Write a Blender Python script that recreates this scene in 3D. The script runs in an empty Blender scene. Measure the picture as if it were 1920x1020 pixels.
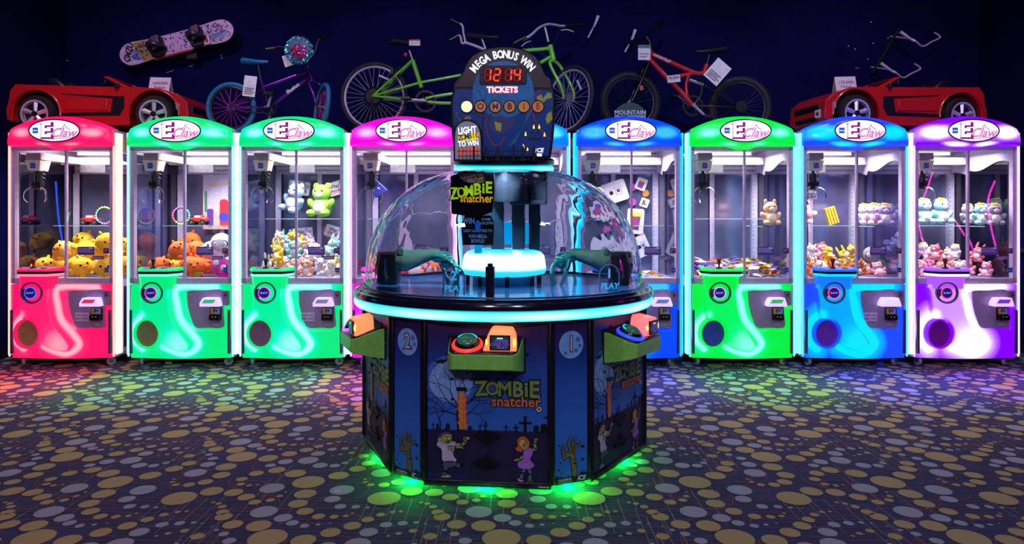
import bpy, math, random
from mathutils import Matrix, Vector
PI = math.pi
C = bpy.context.scene.collection
SC = bpy.context.scene
# ---------------------------------------------------------------- camera, light, exposure
cam_data = bpy.data.cameras.new('camera')
cam = bpy.data.objects.new('camera', cam_data); C.objects.link(cam)
cam.location = (0, 0, 1.261); cam.rotation_euler = (PI/2, 0, 0)
cam_data.sensor_width = 36; cam_data.lens = 1300/1920*36
cam_data.shift_y = -105/1920; cam_data.clip_start = .05
SC.camera = cam
SC.view_settings.view_transform = 'Standard'; SC.view_settings.look = 'None'
SC.view_settings.exposure = 0; SC.view_settings.gamma = 1; SC.view_settings.use_curve_mapping = False
SC.cycles.transparent_max_bounces = 32
SC.cycles.max_bounces = 7
SC.cycles.sample_clamp_indirect = 4
w = bpy.data.worlds.new('world'); SC.world = w; w.use_nodes = True
w.node_tree.nodes['Background'].inputs[0].default_value = (.05, .06, .2, 1)
w.node_tree.nodes['Background'].inputs[1].default_value = .05
def lin(c):
    return tuple((x/255/12.92 if x/255 <= .04045 else ((x/255+.055)/1.055)**2.4) for x in c)
def area_lamp(name, loc, size, energy, col, rot=(0,0,0), spread=PI):
    d = bpy.data.lights.new(name, 'AREA'); d.shape = 'RECTANGLE'; d.size, d.size_y = size
    d.energy = energy; d.color = col; d.spread = spread
    o = bpy.data.objects.new(name, d); C.objects.link(o); o.location = loc; o.rotation_euler = rot
    return o
# area lamps added out of frame to light the carpet and cabinet fronts
area_lamp('hall_fill_lamp', (-2.2, 1.4, 4.35), (.4, .4), 38, (1, .68, .86))
area_lamp('hall_fill_lamp', (2.2, 1.4, 4.35), (.4, .4), 40, (.62, .72, 1))
area_lamp('hall_fill_lamp', (-1.2, -3.3, 3.9), (.5, .5), 75, (.95, .76, 1), (math.radians(58), 0, -.15))  # added behind the camera to brighten the upright fronts
area_lamp('hall_fill_lamp', (1.2, -3.3, 3.9), (.5, .5), 75, (.66, .76, 1), (math.radians(58), 0, .15))
for lx, lc in ((-3.2, (.95, .6, 1)), (-1.1, (.7, .68, 1)), (1.1, (.62, .66, 1)), (3.2, (.85, .6, 1))):   # spots added out of frame to brighten the prize display
    d = bpy.data.lights.new('display_fill_spot', 'SPOT'); d.energy = 130; d.spot_size = math.radians(75); d.spot_blend = .6; d.color = lc; d.shadow_soft_size = .03
    o = bpy.data.objects.new('display_fill_spot', d); C.objects.link(o); o.location = (lx, 4.3, 4.3); o.rotation_euler = (math.radians(40), 0, 0)
# ---------------------------------------------------------------- materials
def _nodes(name):
    m = bpy.data.materials.new(name); m.use_nodes = True
    nt = m.node_tree; nt.nodes.clear()
    out = nt.nodes.new('ShaderNodeOutputMaterial')
    return m, nt, out
def N(nt, kind, **kw):
    n = nt.nodes.new(kind)
    for k, v in kw.items(): setattr(n, k, v)
    return n
_M = {}
def mat(name, col, rough=.5, metal=0, emit=None, es=0, var=.12, scale=30, bump=0, coat=0, lum=True):
    """procedural surface: noise-varied colour (and bump), optional own light"""
    if name in _M: return _M[name]
    m, nt, out = _nodes(name)
    b = N(nt, 'ShaderNodeBsdfPrincipled'); nt.links.new(b.outputs[0], out.inputs[0])
    tc = N(nt, 'ShaderNodeTexCoord'); nz = N(nt, 'ShaderNodeTexNoise'); nz.inputs['Scale'].default_value = scale
    nt.links.new(tc.outputs['Object'], nz.inputs['Vector'])
    c = lin(col); r = N(nt, 'ShaderNodeValToRGB')
    r.color_ramp.elements[0].position = .3; r.color_ramp.elements[1].position = .7
    r.color_ramp.elements[0].color = (*[x*(1-var) for x in c], 1); r.color_ramp.elements[1].color = (*[min(1, x*(1+var)) for x in c], 1)
    nt.links.new(nz.outputs['Fac'], r.inputs[0]); nt.links.new(r.outputs[0], b.inputs['Base Color'])
    b.inputs['Roughness'].default_value = rough; b.inputs['Metallic'].default_value = metal
    b.inputs['Coat Weight'].default_value = coat; b.inputs['Coat Roughness'].default_value = .08
    if emit is not None:
        b.inputs['Emission Color'].default_value = (*lin(emit), 1); b.inputs['Emission Strength'].default_value = es
    if bump:
        bp = N(nt, 'ShaderNodeBump'); bp.inputs['Strength'].default_value = bump; bp.inputs['Distance'].default_value = .01
        nt.links.new(nz.outputs['Fac'], bp.inputs['Height']); nt.links.new(bp.outputs[0], b.inputs['Normal'])
    _M[name] = m; return m
def glow(name, stops, es=1.0, rough=.35):
    """LED-lit plastic moulding; the mesh attribute 'led' tells how near the LED run inside is"""
    if name in _M: return _M[name]
    m, nt, out = _nodes(name)
    b = N(nt, 'ShaderNodeBsdfPrincipled'); nt.links.new(b.outputs[0], out.inputs[0])
    a = N(nt, 'ShaderNodeAttribute'); a.attribute_name = 'led'
    r = N(nt, 'ShaderNodeValToRGB'); e = r.color_ramp.elements
    while len(e) < len(stops): e.new(.5)
    for k, (p, c) in enumerate(stops):
        e[k].position = p; e[k].color = (*lin(c), 1)
    nt.links.new(a.outputs['Fac'], r.inputs[0]); nt.links.new(r.outputs[0], b.inputs['Emission Color'])
    b.inputs['Emission Strength'].default_value = es
    b.inputs['Base Color'].default_value = (*[x*.25 for x in lin(stops[0][1])], 1)
    b.inputs['Roughness'].default_value = rough
    _M[name] = m; return m
def glass(name, tint=(.97, .98, 1), refl=1.0, bump=0, ior=1.45, rough=.01):
    if name in _M: return _M[name]
    m, nt, out = _nodes(name)
    mx = N(nt, 'ShaderNodeMixShader'); tr = N(nt, 'ShaderNodeBsdfTransparent'); gl = N(nt, 'ShaderNodeBsdfGlossy')
    fr = N(nt, 'ShaderNodeLayerWeight'); fr.inputs[0].default_value = .5
    pw = N(nt, 'ShaderNodeMath', operation='POWER'); pw.inputs[1].default_value = 4.5; nt.links.new(fr.outputs['Facing'], pw.inputs[0])
    ml = N(nt, 'ShaderNodeMath', operation='MULTIPLY_ADD'); ml.inputs[1].default_value = min(.9, .8*refl); ml.inputs[2].default_value = .04*refl; ml.use_clamp = True
    tr.inputs[0].default_value = (*tint, 1); gl.inputs['Roughness'].default_value = rough
    nt.links.new(pw.outputs[0], ml.inputs[0]); nt.links.new(ml.outputs[0], mx.inputs[0])
    nt.links.new(tr.outputs[0], mx.inputs[1]); nt.links.new(gl.outputs[0], mx.inputs[2]); nt.links.new(mx.outputs[0], out.inputs[0])
    if bump:
        tc = N(nt, 'ShaderNodeTexCoord'); nz = N(nt, 'ShaderNodeTexNoise'); nz.inputs['Scale'].default_value = 9
        bp = N(nt, 'ShaderNodeBump'); bp.inputs['Strength'].default_value = bump; bp.inputs['Distance'].default_value = .02
        nt.links.new(tc.outputs['Object'], nz.inputs['Vector'])
        nt.links.new(nz.outputs['Fac'], bp.inputs['Height']); nt.links.new(bp.outputs[0], gl.inputs['Normal'])
    _M[name] = m; return m
BLACK = mat('black_plastic', (14, 14, 18), .35); DARK = mat('dark_metal', (30, 31, 38), .4, .6)
CHROME = mat('chrome', (210, 210, 215), .12, 1); STEEL = mat('brushed_steel', (150, 150, 160), .35, .9)
ALU = mat('lilac_aluminium', (190, 172, 205), .4, .1); WHITE = mat('white_panel', (185, 178, 205), .5)
RUBBER = mat('rubber', (18, 18, 20), .8); PANE = glass('window_glass')
PAPER = mat('paper', (215, 205, 215), .8); GREYP = mat('grey_plastic', (120, 110, 135), .5)
# ---------------------------------------------------------------- mesh builder
class MB:
    def __init__(s, m=None):
        s.v = []; s.f = []; s.mi = []; s.mats = []; s.T = Matrix(); s.k = 0; s.led = []; s.cur = 0.0
        if m: s.mat(m)
    def mat(s, m):
        if m not in s.mats: s.mats.append(m)
        s.k = s.mats.index(m); return s
    def add(s, vs, fs, led=None):
        o = len(s.v)
        s.v += [tuple(s.T @ Vector(v)) for v in vs]
        s.led += led if led else [s.cur]*len(vs)
        s.f += [tuple(i+o for i in f) for f in fs]; s.mi += [s.k]*len(fs); return s
    def box(s, x0, x1, y0, y1, z0, z1):
        vs = [(x, y, z) for x in (x0, x1) for y in (y0, y1) for z in (z0, z1)]
        return s.add(vs, [(0,1,3,2), (4,6,7,5), (0,4,5,1), (2,3,7,6), (0,2,6,4), (1,5,7,3)])
    def cyl(s, p0, p1, r, r1=None, n=16, cap=True):
        r1 = r if r1 is None else r1
        p0 = Vector(p0); p1 = Vector(p1); d = (p1-p0).normalized()
        u = d.orthogonal().normalized(); w_ = d.cross(u)
        vs = []
        for p, q in ((p0, r), (p1, r1)):
            vs += [p+(u*math.cos(2*PI*i/n)+w_*math.sin(2*PI*i/n))*q for i in range(n)]
        fs = [(i, (i+1) % n, n+(i+1) % n, n+i) for i in range(n)]
        if cap: fs += [tuple(range(n-1, -1, -1)), tuple(range(n, 2*n))]
        return s.add(vs, fs)
    def tube(s, pts, r, n=8, closed=False, r1=None):
        P = [Vector(p) for p in pts]; m = len(P); vs = []; u = None
        for i, p in enumerate(P):
            a = P[(i-1) % m] if (closed or i) else p; b = P[(i+1) % m] if (closed or i < m-1) else p
            d = (b-a).normalized()
            u = d.orthogonal().normalized() if u is None else (u-d*u.dot(d)).normalized()
            w_ = d.cross(u); q = r if r1 is None else r+(r1-r)*i/max(1, m-1)
            vs += [p+(u*math.cos(2*PI*k/n)+w_*math.sin(2*PI*k/n))*q for k in range(n)]
        fs = [(i*n+k, i*n+(k+1) % n, ((i+1) % m)*n+(k+1) % n, ((i+1) % m)*n+k) for i in range(m if closed else m-1) for k in range(n)]
        if not closed: fs += [tuple(range(n-1, -1, -1)), tuple(range((m-1)*n, m*n))]
        return s.add(vs, fs)
    def lathe(s, prof, c=(0,0,0), n=32, axis='z', a0=0, a1=2*PI):
        full = abs(a1-a0-2*PI) < 1e-6; m = n if full else n+1; vs = []
        for (r, z) in prof:
            for i in range(m):
                a = a0+(a1-a0)*i/n; x, y = r*math.cos(a), r*math.sin(a)
                p = {'z': (x, y, z), 'y': (x, -z, y), 'x': (z, x, y)}[axis]
                vs.append((c[0]+p[0], c[1]+p[1], c[2]+p[2]))
        fs = []
        for j in range(len(prof)-1):
            for i in range(n):
                a, b = j*m+i, j*m+(i+1) % m
                fs.append((a, b, b+m, a+m))
        return s.add(vs, fs)
    def ell(s, c, r, nu=14, nv=9, R=None):
        if not hasattr(r, '__len__'): r = (r, r, r)
        vs = []; R = R or Matrix()
        for j in range(nv+1):
            t = PI*j/nv
            for i in range(nu):
                a = 2*PI*i/nu
                vs.append(Vector(c)+R.to_3x3() @ Vector((r[0]*math.sin(t)*math.cos(a), r[1]*math.sin(t)*math.sin(a), -r[2]*math.cos(t))))
        return s.add(vs, [(j*nu+i, j*nu+(i+1) % nu, (j+1)*nu+(i+1) % nu, (j+1)*nu+i) for j in range(nv) for i in range(nu)])
    def flat(s, pts, y=0):
        """flat polygon in the x-z plane facing -Y"""
        A = sum(pts[i-1][0]*pts[i][1]-pts[i][0]*pts[i-1][1] for i in range(len(pts)))
        if A < 0: pts = pts[::-1]
        return s.add([(p[0], y, p[1]) for p in pts], [tuple(range(len(pts)))])
    def prism(s, pts, y0, y1):
        """x-z outline extruded from y0 (front) to y1 (back)"""
        A = sum(pts[i-1][0]*pts[i][1]-pts[i][0]*pts[i-1][1] for i in range(len(pts)))
        if A < 0: pts = pts[::-1]
        n = len(pts)
        vs = [(p[0], y0, p[1]) for p in pts]+[(p[0], y1, p[1]) for p in pts]
        return s.add(vs, [tuple(range(n)), tuple(range(2*n-1, n-1, -1))]+[(i, n+i, n+(i+1) % n, (i+1) % n) for i in range(n)])
    def disc(s, x, z, r, y=0, n=24, rz=None, a0=0, a1=2*PI):
        rz = rz or r
        return s.flat([(x+r*math.cos(a0+(a1-a0)*i/n), z+rz*math.sin(a0+(a1-a0)*i/n)) for i in range(n)], y)
    def line(s, pts, w_, y=0):
        """flat stroke facing -Y"""
        for a, b in zip(pts, pts[1:]):
            d = math.hypot(b[0]-a[0], b[1]-a[1]) or 1e-6
            nx, nz = -(b[1]-a[1])/d*w_/2, (b[0]-a[0])/d*w_/2
            ex, ez = (b[0]-a[0])/d*w_*.3, (b[1]-a[1])/d*w_*.3
            s.flat([(a[0]+nx-ex, a[1]+nz-ez), (a[0]-nx-ex, a[1]-nz-ez), (b[0]-nx+ex, b[1]-nz+ez), (b[0]+nx+ex, b[1]+nz+ez)], y)
        return s
    def text(s, t, size, x, z, y=0, bold=0, al='CENTER', shear=0, sx=1, rot=0, ext=0, sp=1):
        vs, fs = glyphs(t, bold, al, shear, ext/size if size else 0, sp)
        ca, sa = math.cos(rot), math.sin(rot); out = []
        for (a, b, c) in vs:
            a *= size*sx; b *= size
            out.append((x+a*ca-b*sa, y-c*size, z+a*sa+b*ca))
        return s.add(out, fs)
    def build(s, name, parent=None, smooth=40, bevel=0, seg=2, link=True, flip=False):
        me = bpy.data.meshes.new(name); me.from_pydata(s.v, [], s.f)
        for m in s.mats: me.materials.append(m)
        me.polygons.foreach_set('material_index', s.mi)
        if any(s.led):
            at = me.attributes.new('led', 'FLOAT', 'POINT'); at.data.foreach_set('value', s.led)
        if flip: me.flip_normals()
        if smooth:
            me.polygons.foreach_set('use_smooth', [True]*len(me.polygons)); me.set_sharp_from_angle(angle=math.radians(smooth))
        me.update()
        o = bpy.data.objects.new(name, me)
        if bevel:
            b = o.modifiers.new('bevel', 'BEVEL'); b.width = bevel; b.segments = seg; b.limit_method = 'ANGLE'; b.angle_limit = math.radians(35); b.harden_normals = False
        if link: C.objects.link(o)
        if parent: o.parent = parent
        return o
_G = {}
def glyphs(t, bold, al, shear, ext, sp):
    k = (t, bold, al, shear, round(ext, 4), sp)
    if k not in _G:
        cu = bpy.data.curves.new('t', 'FONT'); cu.body = t; cu.size = 1; cu.offset = bold; cu.align_x = al; cu.align_y = 'CENTER'
        cu.shear = shear; cu.extrude = ext; cu.resolution_u = 2; cu.space_character = sp
        o = bpy.data.objects.new('t', cu); C.objects.link(o)
        me = bpy.data.meshes.new_from_object(o)
        _G[k] = ([tuple(v.co) for v in me.vertices], [tuple(p.vertices) for p in me.polygons])
        bpy.data.objects.remove(o); bpy.data.curves.remove(cu); bpy.data.meshes.remove(me)
    return _G[k]
def empty(name, loc=(0,0,0), rz=0, label=None, cat=None, group=None):
    o = bpy.data.objects.new(name, None); C.objects.link(o); o.location = loc; o.rotation_euler = (0, 0, rz); o.empty_display_size = .1
    return tag(o, label, cat, group)
def tag(o, label=None, cat=None, group=None, kind=None):
    if label: o['label'] = label
    if cat: o['category'] = cat
    if group: o['group'] = group
    if kind: o['kind'] = kind
    return o
def copy_tree(o, parent=None):
    c = o.copy(); C.objects.link(c); c.parent = parent
    for ch in o.children: copy_tree(ch, c)
    return c
def arc(cx, cz, r, a0, a1, n=12, rz=None):
    rz = rz or r
    return [(cx+r*math.cos(a0+(a1-a0)*i/n), cz+rz*math.sin(a0+(a1-a0)*i/n)) for i in range(n+1)]
def rrect(x0, x1, z0, z1, r, n=4):
    return arc(x1-r, z1-r, r, 0, PI/2, n)+arc(x0+r, z1-r, r, PI/2, PI, n)+arc(x0+r, z0+r, r, PI, 1.5*PI, n)+arc(x1-r, z0+r, r, 1.5*PI, 2*PI, n)
def inside(p, poly):
    r = False; x, y = p
    for i in range(len(poly)):
        (x1, y1), (x2, y2) = poly[i-1], poly[i]
        if (y1 > y) != (y2 > y) and x < (x2-x1)*(y-y1)/(y2-y1)+x1: r = not r
    return r
def dist(p, poly, closed=True):
    best = 9; n = len(poly)
    for i in range(0 if closed else 1, n):
        ax, ay = poly[i-1]; bx, by = poly[i]; dx, dy = bx-ax, by-ay
        t = max(0, min(1, ((p[0]-ax)*dx+(p[1]-ay)*dy)/(dx*dx+dy*dy+1e-12)))
        best = min(best, math.hypot(p[0]-ax-t*dx, p[1]-ay-t*dy))
    return best
def catmull(pts, n=6, closed=False):
    out = []; m = len(pts)
    for i in range(m if closed else m-1):
        p = [Vector(pts[(i+k) % m]) if closed else Vector(pts[min(max(i+k, 0), m-1)]) for k in (-1, 0, 1, 2)]
        for j in range(n):
            t = j/n
            out.append(.5*((2*p[1])+(p[2]-p[0])*t+(2*p[0]-5*p[1]+4*p[2]-p[3])*t*t+(3*p[1]-p[0]-3*p[2]+p[3])*t**3))
    if not closed: out.append(Vector(pts[-1]))
    return [tuple(v) for v in out]
def P3(px, py, Y):
    """point of the place seen at photo pixel (px, py) if it stands at depth Y"""
    return ((px-960)/1303*Y, Y, 1.261+(405-py)/1303*Y)
# ---------------------------------------------------------------- room
NAVY = mat('navy_wall_paint', (7, 9, 60), .9, var=.2, scale=3, bump=.05); NAVY.node_tree.nodes['Principled BSDF'].inputs['Specular IOR Level'].default_value = .08
YB = 6.98
def struct(name, mb, **k): return tag(mb.build(name, **k), kind='structure')
struct('wall_back', MB(NAVY).box(-4.55, 4.75, YB, YB+.1, 0, 4.5))
struct('wall_left', MB(NAVY).box(-4.6, -4.5, -4, YB+.1, 0, 4.5))
struct('wall_right', MB(NAVY).box(4.7, 4.8, -4, YB+.1, 0, 4.5))
struct('wall_front', MB(NAVY).box(-4.6, 4.8, -4.1, -4, 0, 4.5))
struct('ceiling', MB(mat('dark_ceiling', (14, 14, 22), .9)).box(-4.6, 4.8, -4.1, YB+.1, 4.5, 4.6))
BB = mat('dark_baseboard', (16, 15, 24), .5)
struct('baseboard_left', MB(BB).box(-4.5, -4.488, -4, YB, 0, .1))
struct('baseboard_right', MB(BB).box(4.688, 4.7, -4, YB, 0, .1))
struct('baseboard_back', MB(BB).box(-4.488, 4.688, YB-.012, YB, 0, .1))
TRACE_RIGHT = MB(mat('wall_rail_metal', (60, 60, 85), .4, .5)).box(4.66, 4.7, 2, YB, .93, .96)
struct('trim_1', TRACE_RIGHT)
# carpet: printed dots, thin straight lines and loose loops repeat on a half-drop lattice
DOTS = '''688,2831,40Y 798,2819,50Y 13,2844,26G 71,2818,19G 123,2829,11G 265,2819,36Y 400,2829,25G 343,2762,37G 464,2750,13Y 428,2729,8Y 518,2774,18Y 592,2725,27Y 643,2781,11G 686,2746,20G 732,2688,26G 872,2712,76Y 104,2691,49Y 192,2759,40Y 210,2640,37G 321,2660,51G 609,3501,26G 860,3501,37G 20,3497,26G 520,2623,19G 539,2663,10G 543,2691,4G 640,2616,35Y 287,3515,37G 393,3480,50Y 663,3437,41Y 145,3454,41Y 276,3398,52G 416,3370,42Y 577,3393,35Y 769,3391,50Y 73,3364,49Y 535,3318,27Y 377,3282,35Y 556,3256,19Y 599,3239,14Y 636,3249,8Y 865,3282,75Y 212,3316,9Y 219,3282,12Y 253,3249,18Y 718,3208,56G 132,3187,56G 455,3172,50Y 560,3158,42Y 796,3163,8Y 891,3143,50Y 637,3107,37Y 784,3117,14Y 696,3051,27Y 757,3073,20Y 115,3084,36G 343,3094,74Y 514,3048,10Y 543,3036,14Y 572,3004,19Y 597,2949,26Y 891,3036,42Y 170,3006,25G 238,3003,19G 290,2996,10G 336,2987,4G 32,2956,36Y 772,2952,57G 238,2936,8Y 361,2923,19Y 406,2950,13Y 103,2907,27Y 874,2892,38G 169,2903,19Y 217,2911,13Y 315,2876,26Y 466,2842,21G 169,2841,5G 315,3249,27Y 621,2903,36Y 440,2954,9Y 520,2848,12G 558,2839,6G 610,2813,5G'''
def carpet():
    m_base, nt, out = _nodes('carpet_pile')
    b = N(nt, 'ShaderNodeBsdfPrincipled'); nt.links.new(b.outputs[0], out.inputs[0]); b.inputs['Roughness'].default_value = .95
    b.inputs['Specular IOR Level'].default_value = .15
    tc = N(nt, 'ShaderNodeTexCoord'); mp = N(nt, 'ShaderNodeMapping'); mp.inputs['Scale'].default_value = (3, 130, 1)
    nz = N(nt, 'ShaderNodeTexNoise'); nz.inputs['Scale'].default_value = 1; nz.inputs['Detail'].default_value = 2
    r = N(nt, 'ShaderNodeValToRGB'); e = r.color_ramp.elements
    e[0].position = .35; e[0].color = (*lin((42, 43, 76)), 1); e[1].position = .68; e[1].color = (*lin((68, 68, 98)), 1)
    nt.links.new(tc.outputs['Object'], mp.inputs[0]); nt.links.new(mp.outputs[0], nz.inputs['Vector'])
    nt.links.new(nz.outputs['Fac'], r.inputs[0]); nt.links.new(r.outputs[0], b.inputs['Base Color'])
    MY = mat('carpet_ochre_dot', (158, 134, 92), .95, var=.1, scale=260); MG = mat('carpet_grey_dot', (142, 138, 154), .95, var=.1, scale=260)
    MR = mat('carpet_rust_thread', (142, 58, 50), .95); MT = mat('carpet_tan_thread', (135, 115, 100), .95)
    MT2 = mat('carpet_dull_thread', (92, 66, 74), .95)
    mb = MB(m_base)
    def inb(x, y, r=0): return -4.5 < x-r and x+r < 4.7 and y > .6 and y+r < YB
    mb.add([(-4.5, -4, 0), (4.7, -4, 0), (4.7, YB, 0), (-4.5, YB, 0)], [(0, 1, 2, 3)])
    mb.add([(-4.5, -4, -.05), (4.7, -4, -.05), (4.7, YB, -.05), (-4.5, YB, -.05)], [(3, 2, 1, 0)])
    P, Q = .914, .9135; rnd = random.Random(4)
    dots = []
    for t in DOTS.split():
        a, b_, r_ = map(int, t[:-1].split(',')); dots.append((a/1000, b_/1000, r_/1000, t[-1]))
    segs = []
    for i in range(24): segs.append(('x', rnd.random()*P, 2.6+(i+.5*rnd.random())*Q/24, .35+.55*rnd.random()))
    for i in range(18): segs.append(('y', (i+.6*rnd.random())*P/18, 2.6+rnd.random()*Q, .2+.3*rnd.random()))
    loops = [(rnd.random()*P, 2.6+rnd.random()*Q, .05+.09*rnd.random(), rnd.random()*6, 2+2.2*rnd.random()) for i in range(17)]
    def q(pts, z): mb.add([(x, y, z) for x, y in pts], [tuple(range(len(pts)))])
    for j in range(-3, 6):
        for i in range(-9, 9):
            ox, oy = i*P+j*P/2, j*Q
            if not (-5.5 < ox < 5.5): continue
            for (k, x, y, l) in segs:
                x += ox; y += oy
                if not inb(x, y) : continue
                if k == 'x':
                    x1 = min(x+l, 4.69); mb.mat(MR if l > .6 else MT2); q([(x, y), (x1, y), (x1, y+.0035), (x, y+.0035)], .0009)
                else:
                    y1 = min(y+l, YB-.02); mb.mat(MT); q([(x, y), (x+.003, y), (x+.003, y1), (x, y1)], .0012)
            mb.mat(MR)
            for (x, y, r_, a0, da) in loops:
                x += ox; y += oy
                if not inb(x, y, r_+.01): continue
                n = 14
                for s_ in range(n):
                    a, b2 = a0+da*s_/n, a0+da*(s_+1)/n
                    q([(x+r_*math.cos(a), y+r_*math.sin(a)), (x+(r_+.004)*math.cos(a), y+(r_+.004)*math.sin(a)),
                       (x+(r_+.004)*math.cos(b2), y+(r_+.004)*math.sin(b2)), (x+r_*math.cos(b2), y+r_*math.sin(b2))], .0015)
            for (x, y, r_, c) in dots:
                x += ox; y += oy
                if not inb(x, y, r_): continue
                mb.mat(MY if c == 'Y' else MG); n = 20 if r_ > .02 else 10
                q([(x+r_*math.cos(2*PI*s_/n), y+r_*math.sin(2*PI*s_/n)) for s_ in range(n)], .002)
    struct('floor', mb, smooth=0)
carpet()
# ---------------------------------------------------------------- claw machines
_cache = {}
def part(name, key, make, parent=None, mats=None, loc=None, **kw):
    """mesh object from a cached mesh; mats = materials of this copy's slots"""
    if key not in _cache:
        o = make().build(name, **kw); _cache[key] = (o.data, [(m.width, m.segments) for m in o.modifiers])
        first = o
    else:
        me, mods = _cache[key]; first = bpy.data.objects.new(name, me); C.objects.link(first)
        for (a, b) in mods:
            q = first.modifiers.new('bevel', 'BEVEL'); q.width = a; q.segments = b; q.limit_method = 'ANGLE'; q.angle_limit = math.radians(35)
    if parent: first.parent = parent
    if loc: first.location = loc
    if mats:
        for i, m in enumerate(mats):
            if m: first.material_slots[i].link = 'OBJECT'; first.material_slots[i].material = m
    return first
def Z(x, y): return ((x-485.7)/1090.4, .8824-y/1090.4)
BOOT = catmull([Z(*p) for p in [(140, 150), (140, 330), (150, 500), (215, 530), (270, 570), (312, 650), (312, 725), (380, 775), (470, 803), (560, 808), (594, 775),
        (570, 715), (500, 610), (450, 510), (425, 400), (420, 300), (425, 200), (450, 150)]], 4, True)
SCOOP = catmull([Z(*p) for p in [(545, 255), (700, 252), (870, 255), (935, 268), (938, 400), (888, 425), (884, 560), (870, 615), (740, 618), (615, 615), (565, 520), (535, 400), (528, 300)]], 4, True)
LEDRUN = [[Z(*p) for p in [(810, 236), (470, 236), (470, 400), (505, 530), (600, 650), (655, 740), (620, 800), (540, 835), (440, 815), (340, 770)]],
          [Z(*p) for p in [(160, 480), (90, 560), (62, 650), (80, 730), (140, 790)]]]
LEDRUN = [catmull(r, 5) for r in LEDRUN]
HOLE = (-.253, .288, .1, .115)
DUM = mat('plain', (200, 200, 200), .5)
def sm(t): t = max(0, min(1, t)); return t*t*(3-2*t)
def mk_shell():
    mb = MB(DUM); nx, nz = 128, 96; x0, x1, z0, z1 = -.4275, .4275, .078, .695
    vs = []; led = []
    for j in range(nz+1):
        for i in range(nx+1):
            u = i/nx; v = j/nz; x = x0+(x1-x0)*u; z = z0+(z1-z0)*v-.006*math.sin(PI*u)*(1-v)
            db = dist((x, z), BOOT); ib = inside((x, z), BOOT)
            y = -.05*sm(.5+(db if ib else -db)/.03)
            ds = dist((x, z), SCOOP); y += .03*sm(.5+(ds if inside((x, z), SCOOP) else -ds)/.02)
            y -= .02*sm(1-abs(u-.5)*2)+.012*math.sin(PI*v)
            e = min(u, 1-u)*(x1-x0); y += .02*(1-sm(e/.02))
            d = min(dist((x, z), r, False) for r in LEDRUN)
            g = math.exp(-(d/.046)**2) if not ib else math.exp(-(d/.06)**2)*.8
            # boot interior: soft light painted in, fading away from its toe
            if ib: g = max(g, .55*math.exp(-(math.hypot(x-.02, z-.2)/.14)**2)+.3)
            h = math.hypot((x-HOLE[0])/HOLE[2], (z-HOLE[1])/HOLE[3]); g = g*sm((h-.95)/.3)
            g = max(g, .46*math.exp(-(d/.11)**2))
            if z < .66: g *= 1-.55*math.exp(-(db/.0065)**2)  # dark outline painted into the glow to shade the boot's crease
            vs.append((x, y, z)); led.append(g)
    fs = []
    for j in range(nz):
        for i in range(nx):
            a = j*(nx+1)+i; cx = x0+(x1-x0)*(i+.5)/nx; cz = z0+(z1-z0)*(j+.5)/nz
            if ((cx-HOLE[0])/HOLE[2])**2+((cz-HOLE[1])/HOLE[3])**2 < .96: continue
            fs.append((a, a+1, a+nx+2, a+nx+1))
    mb.add(vs, fs, led)
    mb.cur = .05
    mb.add([(x0, .02, z0), (x1, .02, z0), (x1, .02, z1), (x0, .02, z1), (x0, .035, z0), (x1, .035, z0), (x1, .035, z1), (x0, .035, z1)],
           [(0, 4, 5, 1), (2, 6, 7, 3), (0, 3, 7, 4), (1, 5, 6, 2)])
    return mb
def mk_crown():
    mb = MB(DUM); nx, nv = 64, 22; W = .436
    def top(x): 
        a = abs(x)/W
        return 2.092-.112*a**2.1-.055*max(0, (a-.93)/.07)**2
    def bot(x): return 1.838-.026*math.exp(-(x/.1)**4)
    vs = []; led = []
    for j in range(nv+1):
        for i in range(nx+1):
            x = -W+2*W*i/nx; v = j/nv; t, b = top(x), bot(x); z = b+(t-b)*v
            prof = (1-abs(2*v-1)**3)**.5
            y = .0-.075*prof*(1-(abs(x)/W)**6*.6)
            # raised oval seat of the logo
            e = math.hypot(x/.235, (z-1.962)/.118); y -= .02*sm((1.15-e)/.25)
            y += .018*sm(1-math.hypot((abs(x)-.34)/.075, (z-1.945)/.035))
            gl = math.exp(-((abs(x)-.29)/.12)**2-((z-1.95)/.055)**2)*.95
            gl = max(gl, .85*math.exp(-((abs(x)-.12)/.1)**2-((z-1.845-.1*abs(x))/.016)**2), .3*math.exp(-((z-1.94)/.07)**2))
            vs.append((x, y, z)); led.append(gl)
    for j in range(nv): pass
    n = nx+1
    fs = [(j*n+i, j*n+i+1, (j+1)*n+i+1, (j+1)*n+i) for j in range(nv) for i in range(nx)]
    o = len(vs)
    per = [i for i in range(n)]+[(j+1)*n-1 for j in range(1, nv+1)]+[nv*n+i for i in range(nx-1, -1, -1)]+[j*n for j in range(nv-1, 0, -1)]
    for p in per: vs.append((vs[p][0], .1, vs[p][2])); led.append(0.05)
    m = len(per)
    fs += [(per[k], o+k, o+(k+1) % m, per[(k+1) % m]) for k in range(m)]
    fs.append(tuple(o+k for k in range(m-1, -1, -1)))
    return mb.add(vs, fs, led)
def mk_strip():        # LED light pod down a cabinet side, x = outward
    mb = MB(DUM); prof = [(0, -.004, .2), (.01, -.004, .55), (.022, 0, .95), (.031, .01, 1), (.035, .03, 1), (.035, .07, .9), (.028, .095, .5), (0, .1, .2)]
    n = 24; m = len(prof); vs = []; led = []
    for i in range(n+1):
        z = .105+1.85*i/n
        for x, y, l in prof: vs.append((x*.66, y, z)); led.append(l*(.88+.12*math.sin(i*1.9)))
    return mb.add(vs, [(i*m+j, i*m+j+1, i*m+m+j+1, i*m+m+j) for i in range(n) for j in range(m-1)]+[tuple(range(m)), tuple(range((n+1)*m-1, n*m-1, -1))], led)
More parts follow.
